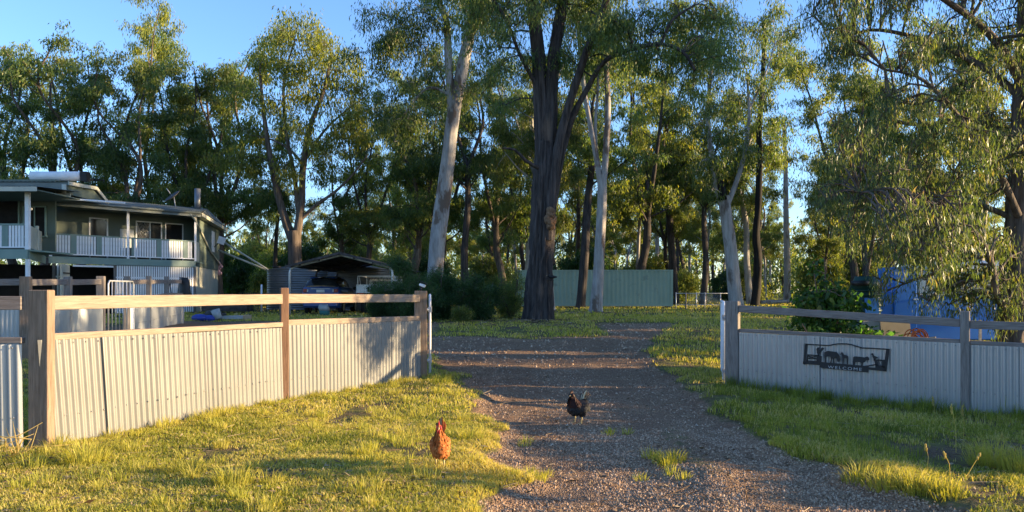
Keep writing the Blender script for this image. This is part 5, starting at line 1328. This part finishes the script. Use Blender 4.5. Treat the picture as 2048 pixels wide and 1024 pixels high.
for yy in (.1, 2.3): mb.tube([(ux - .86, uy + yy, uz + 1.76), (ux + .86, uy + yy, uz + 1.76)], .028, 6)
mb.build('ladder_rack', M['white_paint'], ute)
mb = MB()
for k in range(12): mb.tube([(ux - .8 + k * .145, uy + 2.3, uz + 1.25), (ux - .8 + k * .145, uy + 2.3, uz + 1.74)], .008, 4)
mb.build('headboard_mesh', M['galv'], ute, kind='stuff')
u3 = lambda y, hw, z0_, z1_: [(ux - hw, uy + y, uz + z0_), (ux + hw, uy + y, uz + z0_), (ux + hw, uy + y, uz + z0_ + .5 * (z1_ - z0_)), (ux + hw * .9, uy + y, uz + z1_), (ux - hw * .9, uy + y, uz + z1_), (ux - hw, uy + y, uz + z0_ + .5 * (z1_ - z0_))]
loft([u3(2.42, .82, .5, 1.62), u3(2.6, .84, .45, 1.68), u3(3.3, .84, .42, 1.66), u3(3.8, .84, .42, 1.12), u3(4.7, .82, .42, 1.02), u3(4.95, .74, .5, .85)], 'cab', M['white_paint'], ute, False, .03)
B('rear_window', (0, 2.41, 1.38), (1.2, .02, .36), 'glass')

# leaning feed bag behind the car
bx, by = X(648, 33.8), 33.8; bz = g1(bx, by); bag = thing('feed_bag', 'white and teal feed bag slumped on the grass behind the blue car', 'bag', (bx, by, bz))
for nm, z0_, z1_, m in (('bag_lower', 0, .22, 'bag_teal'), ('bag_upper', .22, .50, 'bag_white')):
    mb = MB(); sh_ = lambda z: .10 * (.5 - z)
    def br(z, hw, dp): return [(bx - hw + sh_(z) - .12 * z, by - dp, bz + z), (bx + hw + sh_(z), by - dp, bz + z), (bx + hw + sh_(z), by + dp, bz + z), (bx - hw + sh_(z) - .12 * z, by + dp, bz + z)]
    mm = (z0_ + z1_) / 2; loft([br(z0_, .18 if z0_ == 0 else .19, .09), br(mm, .20, .12), br(z1_, .19 if z0_ == 0 else .15, .10 if z0_ == 0 else .02)], nm, M[m], bag)
# clutter along the house end
def junk(name, label, cat, px, py, d, build, grp=None):
    p = np.array(PT(px, py, d)); p[2] = g1(p[0], p[1]); o = build(p); tag(o, label, cat, grp); return o
junk('blue_tarp', 'crumpled blue tarp on the ground by the yard fence', 'tarp', 400, 620, 27.5, lambda p: MB().ball((p[0], p[1], p[2] + .10), (.3, .25, .14), 9, 6).ball((p[0] + .3, p[1] + .1, p[2] + .07), (.3, .25, .13), 8, 5).build('blue_tarp', M['tarp_blue']))
junk('scrap_heap', 'dark heap of scrap next to the blue tarp', 'scrap', 427, 617, 28, lambda p: MB().ball((p[0], p[1], p[2] + .12), (.4, .3, .25), 7, 5).box((p[0] + .2, p[1], p[2] + .2), (.5, .3, .08), .4).box((p[0] - .25, p[1], p[2] + .1), (.3, .4, .2), .2).build('scrap_heap', M['junk_dark'], kind=None))
junk('white_tub', 'tipped white tub lying by the scrap heap', 'tub', 437, 618, 27.6, lambda p: MB().tube([(p[0], p[1], p[2] + .05), (p[0] - .12, p[1], p[2] + .38)], [.13, .16], 12).build('white_tub', M['bag_white']))
junk('grey_board', 'grey board lying flat beside the cardboard box', 'board', 460, 618, 28, lambda p: MB().box((p[0], p[1], p[2] + .10), (1.0, .4, .12), .1).build('grey_board', M['board_grey']))
junk('cardboard_box', 'small brown cardboard box on the gravel yard', 'box', 495, 618, 28, lambda p: MB().box((p[0], p[1], p[2] + .09), (.26, .28, .20), .2).build('cardboard_box', M['card'], None, .006))
junk('brown_carton', 'flat brown carton next to the small cardboard box', 'box', 478, 618, 28.2, lambda p: MB().box((p[0], p[1], p[2] + .09), (.34, .3, .16), -.1).build('brown_carton', M['split_wood'], None, .006))
jx = X(455, 38); bd = thing('garden_bed', 'low dark raised bed with a rusty top by the house', 'garden bed', (jx, 38, g1(jx, 38)))
MB().box((jx, 38, .95), (2.2, .9, .75)).build('bed_sides', M['junk_dark'], bd, .01); mb = MB()
mb.ball((jx, 38, 1.34), (.7, .3, .10), 10, 5); mb.build('rusty_cover', M['rust'], bd)
mf = thing('wire_fence', 'dark picket wire fence between the garden bed and tanks', 'fence', (X(500, 40), 40, .5))
for k in range(16):
    MB().box((X(478 + k * 3.6, 40), 40, 1.0), (.035, .03, 1.0)).build('picket', M['junk_dark'], mf)
MB().box((X(505, 40), 40.03, 1.35), (1.5, .03, .05)).build('rail', M['junk_dark'], mf)
MB().tube([(X(523, 39), 39, .4), (X(523, 39), 39, 1.9)], .05, 8).build('white_post', M['white_paint'], mf)
ct = thing('dark_coat', 'dark coat draped over the end of the yard fence', 'coat', (X(372, 26.1), 26.1, 1.4))
mb = MB(); cx_ = X(371, 26.1); loft([[(cx_ - w_, 26 - .05, z), (cx_, 26 - .11, z), (cx_ + w_, 26 - .05, z), (cx_ + w_, 26.06, z), (cx_, 26.12, z), (cx_ - w_, 26.06, z)] for z, w_ in ((2.0, .10), (1.85, .17), (1.5, .20), (1.25, .24), (1.15, .2))], 'coat_body', M['black_plastic'], ct)
hb_ = thing('leaning_rod', 'thin dark pole propped against the gate post by the house', 'pole', (X(350, 30), 30, .5))
MB().tube([(X(350, 30), 30, .5), (X(336, 30), 30.1, 2.0)], .025, 6).build('rod', M['junk_dark'], hb_)

# old blue and cream van behind the right fence
vy = 18.0; vz = g1(9, vy) - .05; van = thing('old_van', 'old bright blue and cream caravan van behind the right fence', 'van', (X(1900, vy), vy, vz))
vx0, vx1 = X(1752, vy), X(2100, vy)
VB = lambda name, x0_, x1_, y0_, y1_, z0_, z1_, m, bv=.0, par=None: MB().box(((x0_ + x1_) / 2, (y0_ + y1_) / 2, (z0_ + z1_) / 2), (abs(x1_ - x0_), abs(y1_ - y0_), abs(z1_ - z0_))).build(name, M[m], par or van, bv)
VB('lower_body', vx0, vx1, vy, vy + 1.4, vz + .45, Z(588, vy), 'van_blue', .03)
VB('upper_body', X(1838, vy), vx1 - .02, vy + .02, vy + 1.38, Z(588, vy), Z(543, vy), 'van_cream', .02)
VB('roof', X(1862, vy), vx1, vy - .04, vy + 1.44, Z(543, vy), Z(521, vy), 'van_roof', .06)
dr = VB('door', X(1787, vy), X(1832, vy), vy - .05, vy + .8, vz + .5, Z(534, vy), 'van_blue', .015); VB('handle', X(1824, vy), X(1833, vy), vy - .09, vy - .05, Z(600, vy), Z(597, vy), 'galv', 0, dr)
VB('hood', vx0 + .01, X(1790, vy), vy + .01, vy + 1.39, Z(590, vy), Z(586, vy), 'van_blue')
for a, b in ((1880, 1935), (1945, 1985), (1995, 2040)):
    f = VB('window', X(a, vy), X(b, vy), vy - .02, vy + .0, Z(586, vy), Z(552, vy), 'galv'); VB('pane', X(a + 2, vy), X(b - 2, vy), vy - .028, vy - .021, Z(584, vy), Z(554, vy), 'glass', 0, f)
    for q in (562, 569, 576): VB('louvre', X(a + 1, vy), X(b - 1, vy), vy - .06, vy - .029, Z(q + 1, vy), Z(q, vy), 'curtain', 0, f)
VB('belt_trim', X(1840, vy), vx1, vy - .025, vy - .001, Z(590, vy), Z(587.5, vy), 'van_cream')
for xx in (vx0 + .8, vx1 - .9): 
    mb = MB(); mb.tube([(xx, vy + .1, vz + .33), (xx, vy + .3, vz + .33)], .33, 20); w_ = mb.build('wheel', M['tyre'], van); mb = MB(); mb.tube([(xx, vy + .09, vz + .33), (xx, vy + .31, vz + .33)], .19, 14); mb.build('rim', M['rim'], w_)
# boards, hose and firewood in front of it
def board(name, label, px0, px1, py0, d, m, lean):
    xa, xb = X(px0, d), X(px1, d); z0_ = g1(xa, d) - .02; z1_ = Z(py0, d); mb = MB()
    mb.hexa([(xa, d, z0_), (xb, d, z0_), (xb, d + .03, z0_), (xa, d + .03, z0_), (xa, d + lean, z1_), (xb, d + lean, z1_), (xb, d + lean + .03, z1_), (xa, d + lean + .03, z1_)])
    return tag(mb.build(name, M[m]), label, 'board')
board('standing_sheet', 'upright grey sheet standing left of the beige board', 1734, 1771, 634, 15.6, 'board_grey', .2)
board('leaning_board', 'beige board leaning against the van behind the fence', 1772, 1832, 640, 15.5, 'board_beige', .25)
board('standing_board', 'small sunlit blue panel left of the van door', 1737, 1764, 596, 15.9, 'van_blue', .15)
hs = thing('hose_coil', 'heap of orange hose coils above the right fence', 'hose', (X(1833, 14.6), 14.6, g1(7.5, 14.6)))
for k in range(9):
    c = np.array(PT(1833 + random.uniform(-13, 13), 684 + random.uniform(-3, 4), 14.6 + random.uniform(-.2, .2))); rx, rz_ = random.uniform(.10, .17), random.uniform(.14, .26); ph = random.uniform(-.5, .5)
    pts_ = [(c[0] + rx * math.cos(a) * math.cos(ph), c[1] + rx * math.cos(a) * math.sin(ph), c[2] + rz_ * math.sin(a)) for a in np.linspace(0, 6.283, 21)]
    MB().tube(pts_, .011, 6, False).build('coil', M['hose'], hs)
tr = thing('hose_stand', 'drum holding the hose coils behind the right fence', 'drum', (X(1836, 15), 15, g1(7.5, 15)))
MB().tube([(X(1836, 15), 15, g1(7.5, 15) - .02), (X(1836, 15), 15, Z(692, 15))], .26, 14).build('drum_shell', M['junk_dark'], tr)
fw = thing('firewood_pile', 'stack of pale split timber right of the orange hose', 'firewood', (X(1862, 15.3), 15.3, g1(8.3, 15.3)))
for k in range(26):
    row = k // 5; px = 1842 + (k % 5) * 9 + random.uniform(-3, 3); c = np.array((X(px, 15.3), 15.3 + random.uniform(-.1, .1), g1(8.2, 15.3) + .09 + row * .125)); a_ = random.uniform(-.5, .5)
    MB().box(c, (.50, .10, .085), M=Matrix.Rotation(a_, 3, 'Z') @ Matrix.Rotation(random.uniform(-.2, .2), 3, 'Y')).build('timber', M['split_wood'], fw, .008)
st = thing('garden_stake', 'pale wooden stake leaning beside the right fence post', 'stake', (X(1962, 13.2), 13.2, g1(8, 13.2)))
MB().beam((X(1960, 13.2), 13.2, g1(8, 13.2) - .05), (X(1964, 13.2), 13.25, Z(640, 13.2)), .04, .03, (0, 1, 0)).build('stake_shaft', M['split_wood'], st)

# ------------------------------------------------------------------ birds
def remesh_body(name, balls, voxel, mat, parent, extra_smooth=6):
    mb = MB()
    for c, r_ in balls: mb.ball(c, r_, 14, 10)
    me = mb.mesh('tmp'); o = bpy.data.objects.new('tmp', me); COL.objects.link(o)
    m1 = o.modifiers.new('r', 'REMESH'); m1.mode = 'VOXEL'; m1.voxel_size = voxel
    m2 = o.modifiers.new('s', 'SMOOTH'); m2.factor = .5; m2.iterations = extra_smooth
    dg = bpy.context.evaluated_depsgraph_get(); dg.update(); n = bpy.data.meshes.new_from_object(o.evaluated_get(dg)); bpy.data.objects.remove(o)
    n.name = name; n.polygons.foreach_set('use_smooth', [True] * len(n.polygons))
    return n
def chain(a, b, ra, rb, n=6): return [(tuple(np.array(a) + (np.array(b) - np.array(a)) * t), ra + (rb - ra) * t) for t in np.linspace(0, 1, n)]
def plume(mb, a, b, w, bend=(0, 0, 0), side=(0, 1, 0), th=.002):
    a, b, bend, sd = [np.array(q, float) for q in (a, b, bend, side)]; T = (0, .35, .7, .9, 1); Wd = (.35, .9, 1, .7, .12); vs = []
    for t, ww in zip(T, Wd):
        p = a + (b - a) * t + bend * t * t; vs += [p - sd * w / 2 * ww, p + sd * w / 2 * ww]
    up = np.cross(sd, b - a); up = up / (np.linalg.norm(up) + 1e-9) * th; n = len(vs); vs += [v + up for v in vs]; fs = []
    for i in range(len(T) - 1):
        q = (2 * i, 2 * i + 1, 2 * i + 3, 2 * i + 2); fs += [q[::-1], tuple(v + n for v in q)]
    mb.add(vs, fs, True)
def hen(root, place_xy, rz, sc, body_m, hackle_m, tail_m, step=.03, comb_m='comb', wide=1.):
    """a hen that faces +x in its own space, then set down and turned"""
    X0, Y0 = place_xy; Z0 = g1(X0, Y0) + .004; m3 = Matrix.Rotation(rz, 3, 'Z') @ Matrix.Diagonal((sc, sc * wide, sc))
    def wp_(p): q = m3 @ Vector(p); return (q.x + X0, q.y + Y0, q.z + Z0)
    def fin(me, name, mat, kind=None):
        for v in me.vertices: v.co = wp_(v.co)
        me.update(); return link(name, me, M[mat], root, kind)
    balls = [((0, 0, .205), (.125, .085, .088)), ((.06, 0, .20), (.085, .078, .088)), ((-.09, 0, .225), (.075, .06, .062)), ((-.13, 0, .25), (.045, .04, .045))]
    balls += chain((.085, 0, .245), (.125, 0, .335), .062, .034) + chain((.125, 0, .335), (.138, 0, .372), .034, .029) + [((.145, 0, .378), (.033, .027, .028))]
    for s in (-1, 1): balls += [((-.005, s * .062, .205), (.105, .034, .062))] + chain((.005 + s * step, s * .048, .165), (.0 + s * step * 1.3, s * .045, .095), .045, .016, 6)
    me = remesh_body('body', balls, .0075, None, None); keep = [(v.co.copy(), v.normal.copy()) for v in me.vertices]
    body = fin(me, 'body', body_m)
    fm = MB(); rr_ = random.Random(3)
    for p, n_ in rr_.sample(keep, min(len(keep), 900)):
        if p.z < .11 or (p.x > .13 and p.z > .34): continue
        d_ = Vector((-.8, 0, -.55)) if p.x < .08 or p.z < .23 else Vector((-.25, 0, -1)); d_ = (d_ - n_ * d_.dot(n_)); d_ = (d_.normalized() + n_ * .30).normalized(); sd_ = d_.cross(n_)
        L_ = rr_.uniform(.022, .04) * (.75 if p.z > .28 else 1); plume(fm, p - n_ * .002, p + d_ * L_, L_ * .55, (0, 0, -.004), sd_)
    hk = MB(); a_i = 0
    fin(fm.mesh('plumage'), 'plumage', body_m, 'stuff')
    for p, n_ in rr_.sample(keep, len(keep)):
        if p.x > .06 and .26 < p.z < .365 and a_i < 160:
            d_ = Vector((-.25 if n_.x < 0 else .15, 0, -1)); d_ = (d_ - n_ * d_.dot(n_)).normalized() + n_ * .22; sd_ = d_.cross(n_).normalized(); plume(hk, p, p + d_ * .05, .016, (0, 0, -.004), sd_); a_i += 1
    fin(hk.mesh('hackle'), 'hackle', hackle_m, 'stuff')
    for k in range(11):
        tm_ = MB(); s = (k - 5) / 5; plume(tm_, (-.12, s * .022, .255), (-.205 + .02 * abs(s), s * .05, .43 - .06 * abs(s) - .01 * (k % 3)), .038, (-.02, 0, -.01), (.9, .45 if s >= 0 else -.45, 0), .003); fin(tm_.mesh('tail_feather'), 'tail_feather', tail_m if k % 3 else body_m)
    for s in (-1, 1):
        w_ = MB()
        for k in range(9): plume(w_, (.06 - .012 * k, s * .088, .245 - .008 * k), (-.09 - .007 * k, s * (.09 - .002 * k), .205 - .006 * k), .034, (0, 0, -.005), (0.1, 0, 1), .002)
        fin(w_.mesh('wing'), 'wing', body_m)
        l_ = MB(); fx = s * step * 1.3; l_.tube([(fx, s * .045, .11), (fx - .012, s * .045, .062), (fx + .004, s * .045, .012)], [.011, .0075, .0075], 7)
        for ang in (-.5, 0, .5, 3.14): l_.tube([(fx + .004, s * .045, .010), (fx + .004 + .045 * math.cos(ang) * (1 if ang < 3 else .5), s * .045 + .045 * math.sin(ang), .004)], [.006, .003], 5)
        fin(l_.mesh('leg'), 'leg', 'hen_leg')
        e_ = MB(); e_.ball((.157, s * .0245, .384), .0055, 8, 6); fin(e_.mesh('eye'), 'eye', 'black_plastic')
        fa = MB(); fa.ball((.155, s * .020, .378), (.020, .010, .019), 10, 7); fin(fa.mesh('face_skin'), 'face_skin', comb_m)
        wt = MB(); wt.ball((.165, s * .010, .345), (.010, .006, .020), 8, 6); fin(wt.mesh('wattle'), 'wattle', comb_m)
    cb_ = MB(); cb_.prism([(.178, .398), (.182, .416), (.170, .408), (.166, .432), (.152, .412), (.145, .438), (.132, .412), (.122, .428), (.114, .404), (.130, .396), (.15, .402)], .008, lambda u, v, w: (u, w - .004, v)); fin(cb_.mesh('comb'), 'comb', comb_m)
    bk = MB(); bk.tube([(.172, 0, .376), (.19, 0, .372), (.203, 0, .364)], [.011, .007, .0015], 8); fin(bk.mesh('beak'), 'beak', 'beak')
hx, hy = X(880, 6.55), 6.55
h1_ = thing('red_hen', 'rusty red hen walking towards the camera on the sunny lawn', 'hen', (hx, hy, g1(hx, hy)))
hen(h1_, (hx, hy), R(-88), .98, 'hen_red', 'hen_red', 'hen_light', .035, 'comb', .84)
kx_, ky_ = X(1156, 9.35), 9.35
h2_ = thing('black_hen', 'black hen with a dark red neck and gold tail on the gravel', 'hen', (kx_, ky_, g1(kx_, ky_)))
hen(h2_, (kx_, ky_), R(-128), .93, 'hen_black', 'hen_neck', 'hen_gold', .012, 'hen_neck', 1.35)
# bird on a stub of the ironbark
pk = np.array(PT(1104, 554, 27.5)); br_ = thing('perched_bird', 'small dark bird on a stub of the big ironbark', 'bird', tuple(pk))
me = remesh_body('body', [((pk[0], pk[1], pk[2]), (.13, .07, .065)), ((pk[0] - .12, pk[1], pk[2] + .05), .05), ((pk[0] + .1, pk[1], pk[2] - .0), (.09, .04, .04))], .014, None, None, 3)
link('body', me, M['hen_black'], br_); mb = MB(); plume(mb, (pk[0] + .14, pk[1], pk[2]), (pk[0] + .32, pk[1], pk[2] + .02), .07); mb.build('tail', M['hen_black'], br_)
MB().tube([(pk[0] - .165, pk[1], pk[2] + .05), (pk[0] - .21, pk[1], pk[2] + .04)], [.018, .003], 6).build('beak', M['beak'], br_)
MB().tube([(pk[0] - .02, pk[1], pk[2] - .05), (pk[0] - .02, pk[1], pk[2] - .11)], .008, 5).build('leg', M['black_plastic'], br_)
MB().tube([PT(1086, 556, 27.9), PT(1098, 558, 27.6), (pk[0] + .05, pk[1], pk[2] - .12)], [.07, .05, .03], 8).build('branch_stub', M['ironbark'], root if False else bpy.data.objects['ironbark_tree'])

# ------------------------------------------------------------------ grass clumps one can count, tall weeds
def tussock(px, py, r_, h, n, tint, label, spread=.95, dz=0., grp='bright grass clumps', stalks=0):
    d = F * (1.5 - dz) / (py - HZ); x = X(px, d)
    for _ in range(3): d = F * (1.5 - g1(X(px, d), d)) / (py - HZ)
    x = X(px, d); n = int(n * .62); xx, yy, a, q = tuft_pts(x, d, r_, n); P = np.stack([xx, yy, gz(xx, yy)], 1)
    v, qd, t, at = blades(P, a + rng.normal(0, .5, n), h * (.35 + .85 * rng.random(n)) * (1 - .3 * q), .0075 * (.6 + .7 * rng.random(n)), .1 + 1.35 * spread * q ** 1.5 * rng.random(n) + .5 * rng.random(n) ** 2, np.clip(tint + .2 * (rng.random(n) - .5), 0, 1))
    o = link('grass_tussock', np_mesh('grass_tussock', v, [qd, t], {'tint': at}), M['grass']); return tag(o, label, 'grass clump', grp)
for a in ((1722, 965, .15, .18, 300, .60, 'bright yellow grass clump nearest the gravel on the right verge'),
          (1775, 975, .15, .19, 320, .62, 'yellow grass clump second along the sunny row on the right verge'),
          (1830, 990, .15, .20, 320, .60, 'yellow grass clump in the middle of the sunny row at right'),
          (1885, 1005, .15, .18, 300, .58, 'yellow-green grass clump at the lower end of the sunny row'),
          (1985, 935, .20, .34, 520, .64, 'tall sunlit grass clump by the right edge'),
          (2045, 950, .20, .36, 520, .66, 'tallest sunlit grass clump cut by the right edge'),
          (170, 930, .16, .30, 420, .62, 'long yellow-green grass clump at the first left post'),
          (470, 968, .14, .20, 320, .60, 'yellow grass clump in the middle of the left lawn'),
          (375, 950, .15, .20, 320, .56, 'green-yellow grass clump left of the lawn middle'),
          (880, 768, .16, .22, 260, .38, 'dark strappy clump at the foot of the left gate post'),
          (938, 880, .12, .18, 260, .62, 'sunlit clump on the kerb of the drive behind the red hen'),
          (1345, 925, .12, .14, 240, .52, 'small green clump in the middle of the drive')):
    tussock(*a)
def weed(px0, py0, px1, py1, label, m='grass', tint=.85, w=.006, seed=True):
    d = F * 1.55 / (py0 - HZ)
    for _ in range(4): d = F * (1.5 - g1(X(px0, d), d)) / (py0 - HZ)
    a, b = np.array(PT(px0, py0, d)), np.array(PT(px1, py1, d + random.uniform(-.05, .05))); mb = MB()
    mid = (a + b) / 2 + np.array([.02, 0, .02]); P = catmull([a - (0, 0, .03), mid, b], .08); mb.tube([tuple(p) for p in P], list(np.linspace(w * .55, w * .3, len(P))), 5)
    if seed:
        for k in range(12): t = .82 + .18 * k / 11; q = a + (b - a) * t; mb.ball((q[0] + random.gauss(0, .004), q[1] + random.gauss(0, .004), q[2]), (.007, .007, .014), 5, 4)
    me = mb.mesh('seed_stalk'); at = me.attributes.new('tint', 'FLOAT', 'POINT'); at.data.foreach_set('value', [tint] * len(me.vertices)); return tag(link('seed_stalk', me, M['grass']), label, 'grass stalk', 'tall seed stalks on the right verge')
for a in ((1912, 905, 1902, 810, 'tall seed stalk below the second right fence post, leaning left'), (1923, 910, 1925, 812, 'straight tall stalk just right of the leaning one'), (1868, 880, 1866, 795, 'thin pale stalk left of the leaning seed stalk'),
          (1853, 945, 1851, 890, 'short straight stalk above the sunny clump row'), (1990, 900, 2004, 868, 'stalk arching up from the big clump at the right edge'), (2005, 905, 2004, 866, 'upright seed head over the big clump at the right edge'),
          (2035, 905, 2046, 862, 'stalk leaning right over the tallest clump'), (1900, 960, 1888, 905, 'dry stalk leaning left over bare soil at the right'), (1925, 960, 1960, 908, 'dry stalk leaning right over bare soil at the right')): weed(*a)
mb = MB()
for k in range(14):
    px = random.uniform(2, 52); d = 7.0 + random.uniform(-.15, .1); x = X(px, d); z = g1(x, d); mb.tube([(x, d, z), (x + random.uniform(-.2, .3), d + random.uniform(-.1, .1), z + random.uniform(.05, .2)), (x + random.uniform(-.4, .5), d, z + random.uniform(.02, .32))], [.006, .005, .002], 4)
me = mb.mesh('dry_weeds'); at = me.attributes.new('tint', 'FLOAT', 'POINT'); at.data.foreach_set('value', [.95] * len(me.vertices)); tag(link('dry_weeds', me, M['grass']), 'tangle of dry weed stalks at the first left post', 'weeds')['kind'] = 'stuff'
